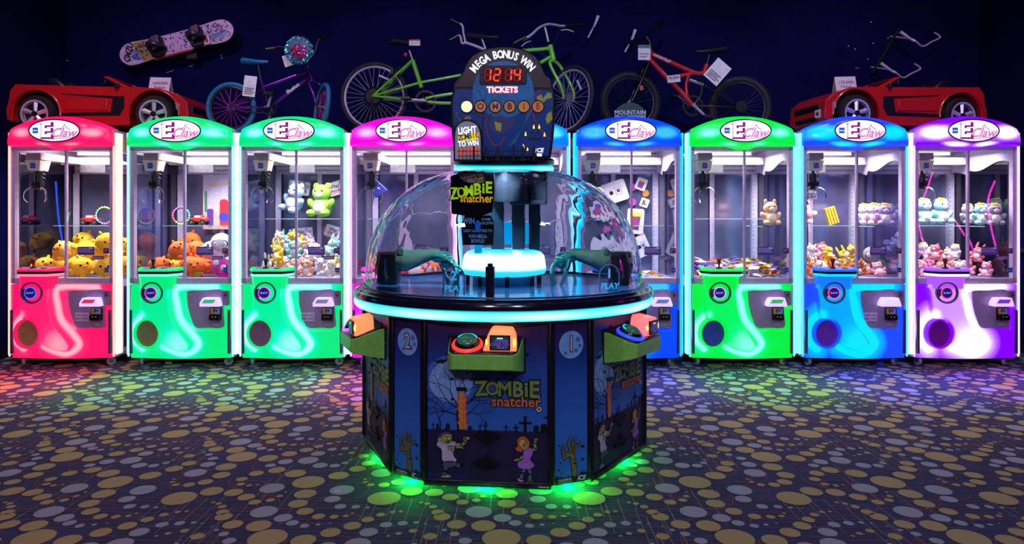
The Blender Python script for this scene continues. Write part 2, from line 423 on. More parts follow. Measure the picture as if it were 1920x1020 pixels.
def mk_shelf_top():
    mb = MB(DUM); P_ = [(-.345, .02), (-.345, -.03), (-.29, -.125), (-.045, -.125), (.0, -.05), (.012, .02)]
    for (z0, z1, k, g, sc) in ((.765, .786, 0, .75, .97), (.786, .806, 1, 0, .985), (.806, .823, 0, .18, 1)):
        cx = -.17
        pts = [(cx+(x-cx)*sc, y*sc) for x, y in P_]; n = len(pts); mb.cur = g
        mb.mat(DUM if k == 0 else DARK)
        vs = [(x, y, z0) for x, y in pts]+[(x, y, z1+(.012*(-y/.125 < .1) if k == 0 and z0 > .8 else 0)) for x, y in pts]
        mb.add(vs, [tuple(range(n-1, -1, -1)), tuple(range(n, 2*n))]+[(i, (i+1) % n, n+(i+1) % n, n+i) for i in range(n)])
    mb.mat(DUM); mb.cur = .2; mb.add([(x, y, z) for z, k in ((.66, .97), (.70, 1), (.765, 1.06)) for x, y in [(-.182+(x-(-.182))*k, y) for x, y in ((-.322, .01), (-.318, -.05), (-.29, -.078), (-.075, -.078), (-.045, -.05), (-.04, .01))]], [(6*j+i, 6*j+(i+1), 6*j+6+i+1, 6*j+6+i) for j in (0, 1) for i in range(5)])
    mb.mat(GREYP); mb.cur = 0; mb.add([(-.315, 0, .8365), (-.27, -.1, .8245), (-.06, -.1, .8245), (-.02, 0, .8365)], [(0, 1, 2, 3)])
    return mb
def mk_joystick():
    mb = MB(BLACK); mb.cyl((-.205, -.05, .829), (-.205, -.05, .838), .024)
    return mb
def mk_caster():
    mb = MB(STEEL); mb.box(-.03, .03, -.03, .03, .072, .08)
    for s in (-1, 1): mb.box(s*.018-.002, s*.018+.002, -.022, .022, .028, .074)
    return mb
def mk_wheel():
    mb = MB(mat('caster_wheel', (175, 165, 185), .45)); mb.lathe([(.0, -.013), (.024, -.013), (.034, -.01), (.036, 0), (.034, .01), (.024, .013), (0, .013)], (0, 0, .037), 20, 'x')
    mb.mat(DARK).cyl((-.02, 0, .037), (.02, 0, .037), .007); return mb
def mk_frame():
    mb = MB(ALU); z0, z1 = .697, 1.84
    for s in (-1, 1):
        mb.box(min(s*.43, s*.395), max(s*.43, s*.395), .0, .05, z0, z1)       # front stiles
        mb.box(min(s*.43, s*.40), max(s*.43, s*.40), .84, .9, .1, 1.97)     # rear posts
        mb.box(min(s*.43, s*.415), max(s*.43, s*.415), .05, .84, .66, .72)
    mb.box(-.43, .43, 0, .05, z0, .742); mb.box(-.43, .43, .0, .05, 1.81, 1.84)
    mb.box(.018, .034, .004, .03, .742, 1.81)
    mb.box(-.43, -.415, .0, .9, .1, .69); mb.box(.415, .43, .0, .9, .1, .69)
    mb.box(-.43, .43, .0, .9, 1.955, 1.98); mb.box(-.43, .43, .88, .9, .1, 1.96)
    mb.box(-.43, .43, .03, .88, .078, .1)
    mb.mat(WHITE); mb.box(-.415, .415, .05, .88, 1.86, 1.87)
    mb.box(-.415, .415, .05, .88, .69, .7)
    for s in (-1, 1): mb.box(min(s*.43, s*.418), max(s*.43, s*.418), .05, .88, 1.8, 1.955)
    return mb
def mk_back():
    mb = MB(WHITE)
    for k in range(5): mb.box(-.415, .415, .83-.004*(k % 2), .86, 1.66+.04*k, 1.694+.04*k)
    mb.box(-.415, -.365, .8, .87, .7, 1.66); mb.box(.365, .415, .8, .87, .7, 1.66)
    mb.mat(ALU).box(-.03, .0, .835, .87, .7, 1.66); mb.box(.0, .012, .83, .87, .7, 1.66)
    mb.mat(BLACK).box(-.035, -.03, .834, .86, .7, 1.66); mb.box(-.365, -.36, .82, .86, .7, 1.66)
    for k in range(22): mb.box(.372, .376, .798, .801, .75+.04*k, .765+.04*k)
    mb.tube([(.05, .82, 1.79)]+[(.05+.035*math.sin(a), .82, 1.755+.035*math.cos(a)) for a in (0, .6, 1.2, 1.8, 2.4, 3)], .004, 6)
    return mb
MIRROR = mat('dark_mirror', (112, 114, 150), .12, .55, var=.25, scale=5)
SIDEG = glass('side_glass', (.8, .82, .92), 2.2)
def mk_wave(s):        # white printed valance on the inside of the side glass
    mb = MB(WHITE); n = 24; vs = []
    for i in range(n+1):
        y = .06+.77*i/n; z = 1.70+.035*math.sin(i/n*7.5+.6)-.07*i/n*(i/n > .7)
        vs += [(s*.412, y, 1.8), (s*.412, y, z), (s*.408, y, 1.8), (s*.408, y, z)]
    fs = []
    for i in range(n):
        a = 4*i; fs += [(a, a+1, a+5, a+4), (a+2, a+6, a+7, a+3), (a+1, a+3, a+7, a+5)]
    return mb.add(vs, fs)
def mk_gantry():
    mb = MB(mat('gantry_enamel', (232, 215, 212), .4)); mb.box(-.35, -.225, .07, .8, 1.738, 1.795)
    mb.box(-.4, .4, .6, .7, 1.735, 1.8); mb.mat(mat('gantry_cap', (160, 140, 145), .5)).box(-.345, -.23, .068, .07, 1.742, 1.79); mb.mat(STEEL).box(-.21, .02, .58, .62, 1.66, 1.735); return mb
def mk_carriage():
    mb = MB(mat('carriage_enamel', (232, 220, 200), .4))
    a, b = [(-.355, .06), (-.225, .06), (-.225, .2), (-.355, .2)], [(-.338, .075), (-.24, .075), (-.24, .185), (-.338, .185)]
    mb.add([(x, y, 1.732) for x, y in a]+[(x, y, 1.645) for x, y in b], [(0, 1, 2, 3), (7, 6, 5, 4)]+[(i, 4+i, 4+(i+1) % 4, (i+1) % 4) for i in range(4)])
    mb.mat(mat('blue_label', (40, 90, 190), .4)).box(-.312, -.27, .064, .068, 1.665, 1.71)
    mb.mat(WHITE).text('elaut', .016, -.291, 1.688, .0635, .01); return mb
def mk_claw_body():
    mb = MB(BLACK); c = (-.289, .13); mb.cyl((c[0], c[1], 1.645), (c[0], c[1], 1.62), .012)
    mb.cyl((c[0], c[1], 1.62), (c[0], c[1], 1.54), .03); mb.box(c[0]-.035, c[0]+.035, c[1]-.03, c[1]+.03, 1.515, 1.55)
    mb.cyl((c[0], c[1], 1.515), (c[0], c[1], 1.485), .02, .03)
    pts = [(c[0]+.045+.012*math.cos(t*2.2), c[1]+.012*math.sin(t*2.2), 1.65-.012*t) for t in range(12)]
    mb.tube(catmull(pts, 3), .0035, 5); return mb
def mk_prong(a):
    mb = MB(CHROME); ca, sa = math.cos(a), math.sin(a)
    P_ = [(.02, 1.5), (.055, 1.5), (.088, 1.475), (.1, 1.44), (.098, 1.405), (.075, 1.375)]
    mb.tube(catmull([(-.289+r*ca, .13+r*sa, z) for r, z in P_], 4), .0055, 7, r1=.004); return mb
def mk_logo_plate():
    mb = MB(mat('logo_light_panel', (225, 222, 230), .3, emit=(235, 232, 240), es=.95)); mb.T = Matrix.Translation((0, -.098, 1.962))
    n = 48; vs = [(.205*math.cos(2*PI*i/n), -.002, .088*math.sin(2*PI*i/n)) for i in range(n)]
    mb.add(vs+[(x, .012, z) for x, y, z in vs], [tuple(range(n))]+[(i, n+i, n+(i+1) % n, (i+1) % n) for i in range(n)]); return mb
def mk_logo_rim():
    mb = MB(mat('plum_rim', (60, 10, 60), .3)); mb.T = Matrix.Translation((0, -.099, 1.962))
    return mb.tube([(.208*math.cos(2*PI*i/48), 0, .091*math.sin(2*PI*i/48)) for i in range(48)], .0055, 8, True)
def mk_letters():
    y = -.1015; mb = MB(mat('logo_plum', (140, 30, 120), .4, emit=(140, 30, 120), es=.4))
    mb.text('E', .165, -.06, 1.956, y, .075, sx=1.18); mb.box(-.115, -.012, y-.001, y, 1.893, 1.9); mb.box(-.12, -.02, y-.001, y, 2.012, 2.017)
    mb.mat(mat('logo_white', (250, 250, 252), .4, emit=(250, 250, 252), es=.9)); mb.text('E', .165, -.069, 1.962, y-.001, .03, sx=1.05)
    mb.mat(_M['logo_plum']).text('Claw', .105, .07, 1.942, y, .014, shear=.45, sx=.95)
    mb.mat(mat('logo_pink', (240, 130, 190), .4, emit=(240, 130, 190), es=.7)).text('Claw', .105, .069, 1.943, y-.001, 0, shear=.45, sx=.95)
    mb.mat(_M['logo_plum']).tube(catmull([(-.01, y, 1.89), (.05, y, 1.899), (.16, y, 1.905)], 5), .002, 5)
    mb.tube(catmull([(.05, y, 1.975), (.075, y, 1.99), (.085, y, 2.012), (.097, y, 1.99), (.13, y, 1.97)], 5), .002, 5)
    mb.mat(mat('logo_blue', (20, 90, 185), .4, emit=(20, 90, 185), es=.7)); mb.box(-.176, -.132, y-.001, y, 1.94, 1.986)
    mb.mat(_M['logo_white']).text('elaut', .018, -.154, 1.963, y-.002, .01); return mb
def mk_coin_plate():
    mb = MB(mat('coin_plate', (165, 145, 180), .45, .2)); mb.prism([(x*1.0, z) for x, z in catmull([Z(*p) for p in [(556, 270), (700, 266), (862, 266), (865, 400), (872, 500), (870, 600), (740, 604), (625, 602), (580, 515), (550, 400), (545, 310)]], 4, True)], -.004, .02); return mb
def mk_lock():
    mb = MB(GREYP); x0, z0 = Z(868, 400); x1, z1 = Z(925, 268); mb.prism(rrect(x0, x1, z0, z1, .012), -.014, .01)
    mb.mat(mat('lock_bolt', (170, 60, 110), .3, .5)).cyl(((x0+x1)/2, -.02, z1-.035), ((x0+x1)/2, -.012, z1-.035), .012); return mb
def mk_reader():
    mb = MB(mat('card_reader_light', (240, 220, 255), .3, emit=(200, 170, 255), es=1.1))
    x0, z0 = Z(692, 402); x1, z1 = Z(868, 325); mb.T = Matrix()
    P_ = [(x0, z0), (x1, z0), (x1-.002, z0+.02), (x1-.02, z1), (x0+.025, z1), (x0, z0+.03)]; mb.prism(P_, -.075, .0); return mb
def mk_reader_screen(): 
    x0, z0 = Z(712, 372); x1, z1 = Z(838, 338); return MB(DUM).prism([(x0, z0), (x1-.02, z0), (x1, z1), (x0+.022, z1)], -.079, -.075)
def mk_bill():
    x0, z0 = Z(757, 533); x1, z1 = Z(858, 418); mb = MB(BLACK).prism(rrect(x0, x1, z0, z1, .006), -.02, .0); mb.box(x0+.004, x1-.004, -.045, -.02, z0+.004, z0+.042)
    mb.mat(mat('bill_label', (190, 160, 60), .5)).box(x0+.006, x0+.034, -.021, -.02, z0+.05, z1-.006)
    mb.mat(mat('bill_label_grey', (150, 160, 185), .5)).box(x0+.036, x1-.006, -.021, -.02, z0+.05, z1-.006)
    mb.mat(BLACK).text('IN', .036, (x0+x1)/2, (z0+z1)/2+.027, -.0215, .03)
    mb.mat(mat('led_yellow', (200, 180, 40), .5, emit=(200, 180, 40), es=.6))
    for k in (-1, 1): mb.box((x0+x1)/2+k*.013-.003, (x0+x1)/2+k*.013+.003, -.046, -.045, z0+.028, z0+.034)
    return mb
def mk_tag(): x0, z0 = Z(780, 584); x1, z1 = Z(832, 565); mb = MB(mat('pink_tag', (225, 170, 215), .5)).box(x0, x1, -.006, -.004, z0, z1); mb.mat(GREYP).text('E2154', .016, (x0+x1)/2, (z0+z1)/2, -.0065, .01); return mb
def mk_button_ring():
    c = Z(265, 277); mb = MB(mat('ring_plastic', (70, 62, 86), .35)); y = -.075
    mb.lathe([(.09, -.03), (.09, .008), (.084, .014), (.077, .006), (.072, -.012), (.0, -.012)], (c[0], y, c[1]), 40, 'y')
    return mb
def mk_button():
    c = Z(262, 278); mb = MB(mat('button_blue', (16, 30, 120), .3, emit=(16, 30, 130), es=.5)); y = -.085
    mb.cyl((c[0]-.004, y, c[1]), (c[0]-.004, y+.05, c[1]), .042, n=28); mb.mat(mat('button_text', (210, 180, 220), .4, emit=(210, 180, 220), es=.5)).text('ELAUT', .021, c[0]-.004, c[1], y-.001, .02); return mb
def mk_button_halo():
    c = Z(262, 278); return MB(DUM).tube([(c[0]-.004+.046*math.cos(2*PI*i/32), -.083, c[1]+.046*math.sin(2*PI*i/32)) for i in range(32)], .0045, 8, True)
def mk_chute_ring():
    mb = MB(DUM); n = 48; vs = []; prof = [(1.1, .03), (1.09, -.03), (1.05, -.04), (.99, -.04), (.95, -.03), (.94, .06)]
    for (k, y) in prof:
        for i in range(n):
            a = 2*PI*i/n; vs.append((HOLE[0]+HOLE[2]*k*math.cos(a), y-.032, HOLE[1]+HOLE[3]*k*math.sin(a)))
    mb.cur = .05
    return mb.add(vs, [(j*n+i, (j+1)*n+i, (j+1)*n+(i+1) % n, j*n+(i+1) % n) for j in range(len(prof)-1) for i in range(n)], None)
def mk_flap():
    mb = MB(DUM); mb.prism(arc(HOLE[0], HOLE[1], .094, 0, 2*PI, 40, .109)[:-1], -.045, -.03); return mb
def mk_slot(s): 
    x = s*.408; return MB(mat('vent_grey', (70, 60, 90), .5)).prism(rrect(x-.008, x+.008, .115, .48, .007), -.026, .02)
def mk_sidepanel(s):
    mb = MB(mat('cabinet_cream', (200, 175, 190), .5)); a, b = sorted((s*.43, s*.436)); mb.box(a, b, .105, .88, .1, .69)
    mb.box(a, b, .105, .88, 1.83, 1.96)
    mb.mat(mat('side_poster_navy', (38, 34, 84), .5)); a, b = sorted((s*.436, s*.438)); mb.box(a, b, .14, .86, .14, .66)
    mb.mat(mat('side_poster_plum', (150, 60, 120), .5)); x = s*.439
    for (yc, zc, r) in ((.25, .2, .1), (.3, .33, .07), (.22, .5, .06), (.6, .3, .15)):
        q = [(x, yc+r*math.cos(a_)*.7, zc+r*math.sin(a_)*.8) for a_ in [2*PI*k/16 for k in range(16)]]; mb.add(q, [tuple(range(16))])
    mb.mat(mat('side_poster_gold', (225, 170, 40), .5)); a, b = sorted((s*.436, s*.4395)); mb.box(a, b, .15, .4, 1.845, 1.87)
    q = [(x, .27+.1*math.cos(2*PI*k/16), 1.9+.05*math.sin(2*PI*k/16)) for k in range(16)]; mb.add(q, [tuple(range(16))])
    return mb
def mk_tube(s): mb = MB(DUM); mb.cur = .55; return mb.tube([(s*.434, -.006, .09), (s*.434, -.006, 1.85)], .0075, 8)
def mk_lamp(): 
    mb = MB(mat('interior_tube', (255, 250, 245), .3, emit=(255, 246, 240), es=4)); mb.cyl((-.33, .74, 1.845), (.33, .74, 1.845), .011, n=10); return mb
def mk_shelfglass(z): 
    mb = MB(glass('shelf_glass', (.85, .95, .95), 1)); mb.box(-.405, .405, .5, .8, z-.004, z+.004); mb.mat(mat('shelf_edge', (170, 200, 210), .2)).box(-.405, .405, .497, .5, z-.003, z+.003); return mb
def mk_stickers(k):
    d = {0: [(.13, .27, 1.025-.09, 1.025-.02)], 1: [(.345, .425, .948, .992)], 2: [(.26, .35, .9, .928)], 3: [(.355, .39, .79, .83)]}[k]
    cols = [(92, 70, 150), (98, 40, 100), (130, 90, 150), (30, 70, 170)]
    mb = MB(mat('sticker_%s' % ('violet', 'plum', 'mauve', 'blue')[k], cols[k], .4))
    for (x0, x1, z0, z1) in d:
        x1 = min(x1, .392)
        mb.box(x0, x1, -.0015, .0, z0, z1)
        mb.mat(mat('sticker_text', (200, 190, 225), .5))
        if k == 3: mb.text('elaut', .012, (x0+x1)/2, (z0+z1)/2, -.002, .01); mb.box(x1, .392, -.0012, 0, z0+.004, z1-.008)
        else:
            for r_ in range(3 if k == 0 else 2): mb.box(x0+.008, x1-.012-(r_ % 2)*.02, -.002, -.0015, z1-.018-r_*.014, z1-.013-r_*.014)
            if k == 0: mb.disc(x1-.03, z1-.013, .02, -.0021, 16, .009)
    return mb
COLS = [  # name, base, mid, hot, strip edge, strip hot, halo, screen, flap
 ('pink', (255, 18, 96), (255, 48, 118), (255, 178, 190), (255, 120, 110), (255, 226, 205), (60, 90, 255), (220, 60, 90), (178, 150, 96)),
 ('mint green', (0, 222, 118), (0, 232, 190), (160, 236, 255), (0, 230, 160), (208, 250, 255), (230, 60, 200), (60, 190, 120), (150, 138, 104)),
 ('green', (0, 222, 122), (0, 236, 200), (176, 240, 255), (0, 230, 170), (225, 250, 255), (230, 40, 210), (120, 130, 160), (150, 95, 140)),
 ('magenta', (250, 0, 212), (255, 60, 232), (255, 214, 255), (240, 60, 230), (255, 235, 255), (230, 40, 210), (60, 190, 120), (150, 95, 140)),
 ('cyan', (0, 120, 255), (0, 190, 255), (130, 240, 255), (60, 120, 255), (150, 245, 255), (60, 90, 255), (60, 190, 120), (120, 95, 170)),
 ('blue', (0, 66, 250), (0, 112, 255), (60, 190, 255), (0, 120, 255), (20, 220, 255), (60, 90, 255), (90, 130, 190), (90, 80, 170)),
 ('bright green', (0, 224, 62), (0, 240, 132), (150, 244, 255), (0, 210, 180), (150, 236, 255), (200, 120, 255), (60, 190, 90), (70, 80, 190)),
 ('azure', (24, 70, 255), (0, 160, 255), (0, 222, 255), (0, 170, 255), (120, 225, 255), (255, 60, 160), (235, 240, 255), (130, 60, 190)),
 ('violet', (128, 0, 250), (190, 104, 255), (255, 246, 255), (190, 120, 255), (255, 250, 255), (255, 60, 160), (120, 60, 190), (150, 30, 160))]
DESCR = ['pink-red lit claw machine, first from the left wall', 'mint green lit claw machine with a yellow and orange prize pile', 'green lit claw machine with bears on its glass shelf',
 'magenta lit claw machine left of the dome game', 'cyan lit claw machine hidden behind the dome game', 'blue lit claw machine with hung white cards, right of the dome',
 'bright green lit claw machine with a pile of shiny packets', 'azure blue lit claw machine with plush and a striped book on its shelf', 'violet and white lit claw machine at the right end of the row']
XC = [-3.757, -2.765, -1.832, -.909, .03, .975, 1.919, 2.86, 3.79]; YF = 5.79
MACH = []
for i, (cn, base, mid, hot, se, sh, halo, scr, flap) in enumerate(COLS):
    t = empty('claw_machine', (XC[i], YF, 0), 0, DESCR[i], 'claw machine', 'row of lit claw machines'); MACH.append(t)
    lo = {5: .7, 7: .6, 8: .5}.get(i, 1)
    body = glow('lit_plastic_'+cn, [(0, base), (.22*lo, base), (.5*lo, mid), (min(1, 1*lo+.02), hot)], 1.1)
    strip = glow('lit_strip_'+cn, [(0, base), (.3, se), (.8, sh), (1, sh)], 1.5)
    hal = mat('halo_'+cn, halo, .3, emit=halo, es=1.3); sc = mat('screen_'+cn, scr, .3, emit=scr, es=.6); fl = mat('chute_flap_'+cn, flap, .35, .2)
    part('body_shell', 'shell', mk_shell, t, [body], smooth=60)
    part('crown', 'crown', mk_crown, t, [body], smooth=60)
    lp = part('logo_plate', 'logo', mk_logo_plate, t); part('rim', 'lrim', mk_logo_rim, lp); part('lettering', 'lett', mk_letters, lp)
    part('frame', 'frame', mk_frame, t); part('back_wall', 'back', mk_back, t)
    part('mirror', 'mirror', lambda: MB(MIRROR).box(-.36, .36, .85, .858, .7, 1.66), t)
    part('front_glass', 'gl1', lambda: MB(PANE).box(-.395, .02, .022, .026, .742, 1.81), t)
    rg = part('front_glass', 'gl2', lambda: MB(PANE).box(.03, .395, .004, .008, .742, 1.81), t)
    for k in range(4): part('sticker', 'st%d' % k, lambda: mk_stickers(k), rg)
    for s in (-1, 1):
        part('side_glass', 'sg%d' % s, lambda: MB(SIDEG).box(s*.422-.002, s*.422+.002, .1, .84, .72, 1.8), t)
        q = part('side_light', 'strip', mk_strip, t, [strip], loc=(s*.4365, 0, 0)); q.scale.x = s
        part('edge_light', 'tube%d' % s, lambda: mk_tube(s), t, [strip])
        part('vent_slot', 'slot%d' % s, lambda: mk_slot(s), t)
        part('side_panel', 'sp%d' % s, lambda: mk_sidepanel(s), t)
    part('valance', 'wave', lambda: mk_wave(1), t)
    q = part('control_shelf', 'cshelf', mk_shelf_top, t, [body])
    j = part('joystick', 'joy', mk_joystick, t); red = i in (0, 6, 7, 8)
    kn = mat('joystick_red' if red else 'joystick_navy', (120, 14, 24) if red else (14, 24, 92), .3)
    part('stick', 'stick'+str(red), lambda: MB(kn).lathe([(0, .838), (.007, .838), (.009, .86), (.016, .885), (.019, .9), (.012, .912), (0, .914)], (-.205, -.05, 0), 14), j)
    part('push_button', 'pb', lambda: MB(mat('button_amber', (200, 150, 40), .4)).cyl((-.11, -.055, .828), (-.11, -.055, .836), .02).mat(BLACK).cyl((-.11, -.055, .826), (-.11, -.055, .832), .027), t)
    br = part('button_ring', 'bring', mk_button_ring, t); part('button', 'bbtn', mk_button, br); part('halo', 'bhalo', mk_button_halo, br, [hal])
    part('chute_ring', 'cring', mk_chute_ring, t, [body]); part('chute_flap', 'cflap', mk_flap, t, [fl])
    cp = part('coin_plate', 'coin', mk_coin_plate, t); part('lock', 'lock', mk_lock, cp)
    cr = part('card_reader', 'reader', mk_reader, t); part('screen', 'rscr', mk_reader_screen, cr, [sc])
    part('bill_slot', 'bill', mk_bill, t); part('number_tag', 'ntag', mk_tag, t)
    if i in (0, 2, 7):
        x0, z0 = Z(565 if i != 0 else 610, 545); x1, z1 = x0+.115, z0+.075
        def ps():
            mb = MB(mat('price_sign', (170, 200, 190) if i == 2 else (205, 180, 215), .5)).box(x0, x1, -.009, -.006, z0, z1); mb.mat(mat('price_text', (110, 20, 60), .5))
            mb.text('$1.00 = 1 PLAY', .017, (x0+x1)/2, z0+.05, -.0095, .02, sx=.85); mb.text('$2.00 = 3 PLAYS', .017, (x0+x1)/2, z0+.022, -.0095, .02, sx=.85); return mb
        part('price_sign', 'ps%d' % i, ps, t)
    for (cx, cy, rz) in ((-.36, .07, .3), (.37, .07, -.9), (-.36, .8, 0), (.36, .8, .5)):
        c = part('caster', 'caster', mk_caster, t, loc=(cx, cy, 0)); c.rotation_euler.z = rz; part('wheel', 'cwheel', mk_wheel, c)
    part('gantry_rail', 'gantry', mk_gantry, t); part('claw_carriage', 'carriage', mk_carriage, t)
    cb = part('claw', 'clawb', mk_claw_body, t)
    for k, a in enumerate((-.35, -2.7, 1.6)): part('prong', 'prong%d' % k, lambda: mk_prong(a), cb)
    part('lamp_tube', 'lamp', mk_lamp, t)
    l = area_lamp('interior_lamp', (0, .36, 1.85), (.7, .4), 24, (1, .9, .92), spread=2.3); l.parent = t
    d = bpy.data.lights.new('floor_tint_spot', 'SPOT'); d.energy = 270; d.spot_size = math.radians(44); d.spot_blend = .9; d.color = lin(base if i != 8 else (150, 40, 255)); d.shadow_soft_size = .01  # spot added under the crown to throw its colour on the carpet
    l = bpy.data.objects.new('floor_tint_spot', d); C.objects.link(l); l.parent = t; l.location = (0, -.13, 1.8); l.rotation_euler = (-math.radians(15), 0, 0)
    if i in (6, 7, 8): part('glass_shelf', 'gside', lambda: MB(_M['shelf_glass'] if 'shelf_glass' in _M else glass('shelf_glass', (.85, .95, .95), 1)).box(.2, .41, .06, .49, 1.168, 1.176).mat(mat('shelf_edge', (170, 200, 210), .2)).box(.197, .2, .06, .49, 1.169, 1.175), t)
    part('glass_shelf', 'gsh%d' % (i in (2, 3, 6)), lambda: mk_shelfglass(1.235 if i in (2, 3, 6) else 1.172), t)
# ---------------------------------------------------------------- central dome game
RZ = math.radians(-5.5); CX, CY = -.046, 3.898
AW, AN = .718, .769; HW, HN = .295, .1035
GAME = empty('grabber_dome_game', (CX, CY, 0), RZ, 'large round zombie grabber game with clear dome and lit ticket board, alone on the carpet', 'arcade game')
def sky_print():      # printed night sky: bright blue low, violet at the top of the artwork
    m, nt, out = _nodes('print_sky'); b = N(nt, 'ShaderNodeBsdfPrincipled'); nt.links.new(b.outputs[0], out.inputs[0]); b.inputs['Roughness'].default_value = .35
    tc = N(nt, 'ShaderNodeTexCoord'); sx = N(nt, 'ShaderNodeSeparateXYZ'); r = N(nt, 'ShaderNodeValToRGB'); e = r.color_ramp.elements
    for k in range(3): e.new(.5)
    for k, (p_, c_) in enumerate(((.28, (46, 108, 200)), (.48, (38, 88, 178)), (.6, (32, 58, 140)), (.68, (38, 36, 104)), (.77, (62, 32, 84)))): e[k].position = p_; e[k].color = (*lin(c_), 1)
    nt.links.new(tc.outputs['Object'], sx.inputs[0]); nt.links.new(sx.outputs['Z'], r.inputs[0]); nt.links.new(r.outputs[0], b.inputs['Base Color']); return m
PB = sky_print(); PB2 = mat('print_navy', (32, 42, 118), .35, var=.1, scale=4); PBD = mat('print_night', (28, 22, 62), .4)
PMOON = mat('print_moon', (122, 165, 225), .4, var=.15, scale=14); PINK_ = mat('print_black', (10, 10, 22), .4)
PGR = mat('print_zombie_green', (122, 148, 72), .4); POR = mat('print_orange', (222, 118, 62), .4); PYE = mat('print_yellow', (225, 190, 70), .4)
PSK = mat('print_sickly_skin', (150, 158, 92), .4); PSH = mat('print_shirt', (188, 180, 205), .4); PTR = mat('print_trousers', (82, 84, 104), .4)
PPU = mat('print_purple', (158, 100, 190), .4); PHA = mat('print_red_hair', (205, 96, 52), .4); PRE = mat('print_red', (170, 30, 40), .4); PWH = mat('print_white', (215, 215, 225), .4)
PBN = mat('print_bone', (150, 138, 86), .4); PPS = mat('print_speech_blue', (58, 66, 150), .4)
EDGE = mat('black_edge_trim', (16, 14, 24), .28)
ZOMB = [('Z', 0, 1.0, .06), ('O', .19, .9, -.03), ('M', .40, 1.0, .02), ('B', .62, 1.06, -.02), ('i', .765, 1.02, .03), ('E', .90, 1.12, 0)]
def logo(mb, x, z, w, green, dark, orange, y, sn=True, lift=0):
    """jagged two-line game logo, w = width of the upper word"""
    h = w*.27
    for k, (ch, u, sc, r) in enumerate(ZOMB):
        px, pz = x-w*.44+u*w*.95, z+lift*(u-.5)
        mb.mat(dark).text(ch, h*1.28*sc, px, pz, y, .075, rot=r, sx=.98)
    for k, (ch, u, sc, r) in enumerate(ZOMB):
        px, pz = x-w*.44+u*w*.95, z+lift*(u-.5)
        mb.mat(green).text(ch, h*1.22*sc, px, pz, y-.0006, .03, rot=r, sx=.95)
    if sn:
        mb.mat(dark).text('snatcher', w*.235, x+w*.12, z-h*.72+lift*.2, y-.0008, .07, sx=.98)
        mb.mat(orange).text('snatcher', w*.235, x+w*.12, z-h*.72+lift*.2, y-.0014, .02, sx=.98)
def S(x, y): return ((x-385)/730*.59, .0166+(970-y)/940*.744)
def sp(mb, m, pts, y): mb.mat(m).flat([S(*p) for p in pts], y)
def tree(mb, x, z, a, l, w_, y, rnd, dep):
    x2, z2 = x+l*math.cos(a), z+l*math.sin(a); mx, mz = (x+x2)/2+rnd.uniform(-.12, .12)*l, (z+z2)/2
    mb.line([(x, z), (mx, mz), (x2, z2)], w_, y)
    if dep:
        for k in (-1, 1) if rnd.random() < .8 else (-1, 0, 1): tree(mb, x2, z2, a+k*rnd.uniform(.3, .75), l*rnd.uniform(.62, .82), w_*.6, y, rnd, dep-1)
def bat(mb, x, z, s, y): mb.flat([(x+s*a, z+s*b) for a, b in [(-1, .3), (-.55, .1), (-.2, .2), (-.08, .35), (.08, .35), (.2, .2), (.6, .25), (1, .5), (.6, -.05), (.35, -.12), (.15, -.3), (0, -.15), (-.3, -.2), (-.6, -.1)]], y)
def limb(mb, m, pts, w_, y):
    mb.mat(PINK_).line([S(*p) for p in pts], w_+.0045, y); mb.mat(m).line([S(*p) for p in pts], w_, y-.0004)
def blob(mb, m, pts, y, o=2.5):
    cx = sum(p[0] for p in pts)/len(pts); cz = sum(p[1] for p in pts)/len(pts)
    q = catmull(pts, 4, True)
    big = [(cx+(p[0]-cx)*(1+o/max(8, math.hypot(p[0]-cx, p[1]-cz))), cz+(p[1]-cz)*(1+o/max(8, math.hypot(p[0]-cx, p[1]-cz)))) for p in q]
    sp(mb, PINK_, big, y); sp(mb, m, q, y-.0004)
def zombie_man(mb, y):
    limb(mb, PTR, [(150, 850), (145, 885), (138, 905)], .017, y); limb(mb, PTR, [(160, 840), (200, 845), (235, 850)], .017, y)
    blob(mb, PSK, [(125, 915), (160, 905), (178, 918), (125, 922)], y); blob(mb, PBD, [(230, 820), (245, 815), (248, 845), (235, 862)], y)
    blob(mb, PSH, [(110, 710), (165, 700), (200, 735), (190, 785), (210, 820), (170, 835), (130, 820), (125, 760), (98, 735)], y-.0008)
    blob(mb, PTR, [(140, 828), (200, 825), (205, 850), (140, 862)], y-.0008)
    limb(mb, PSK, [(165, 750), (205, 742), (240, 738)], .012, y-.0016); limb(mb, PSK, [(175, 725), (240, 728), (262, 712), (258, 690), (280, 688)], .012, y-.0016)
    limb(mb, PSH, [(165, 722), (198, 722)], .02, y-.002); limb(mb, PSK, [(236, 735), (248, 748)], .006, y-.002)
    blob(mb, PSK, [(112, 675), (150, 655), (180, 668), (182, 700), (165, 722), (130, 715), (112, 700)], y-.0024)
    blob(mb, mat('print_hair_plum', (70, 52, 104), .4), [(105, 680), (125, 658), (158, 652), (180, 668), (140, 668), (118, 690)], y-.003, 1.5)
    blob(mb, PSK, [(105, 690), (115, 692), (112, 712), (104, 706)], y-.003, 1.5)
    mb.mat(PINK_); 
    for cx in (145, 168): c = S(cx, 692); mb.disc(c[0], c[1], .0105, y-.0034, 14); 
    mb.mat(mat('print_lens', (200, 180, 90), .4))
    for cx in (145, 168): c = S(cx, 692); mb.disc(c[0], c[1], .008, y-.0037, 14)
    sp(mb, PINK_, [(150, 708), (172, 706), (170, 716), (152, 717)], y-.0035); sp(mb, PRE, [(175, 755), (190, 765), (206, 785), (195, 782)], y-.0035)
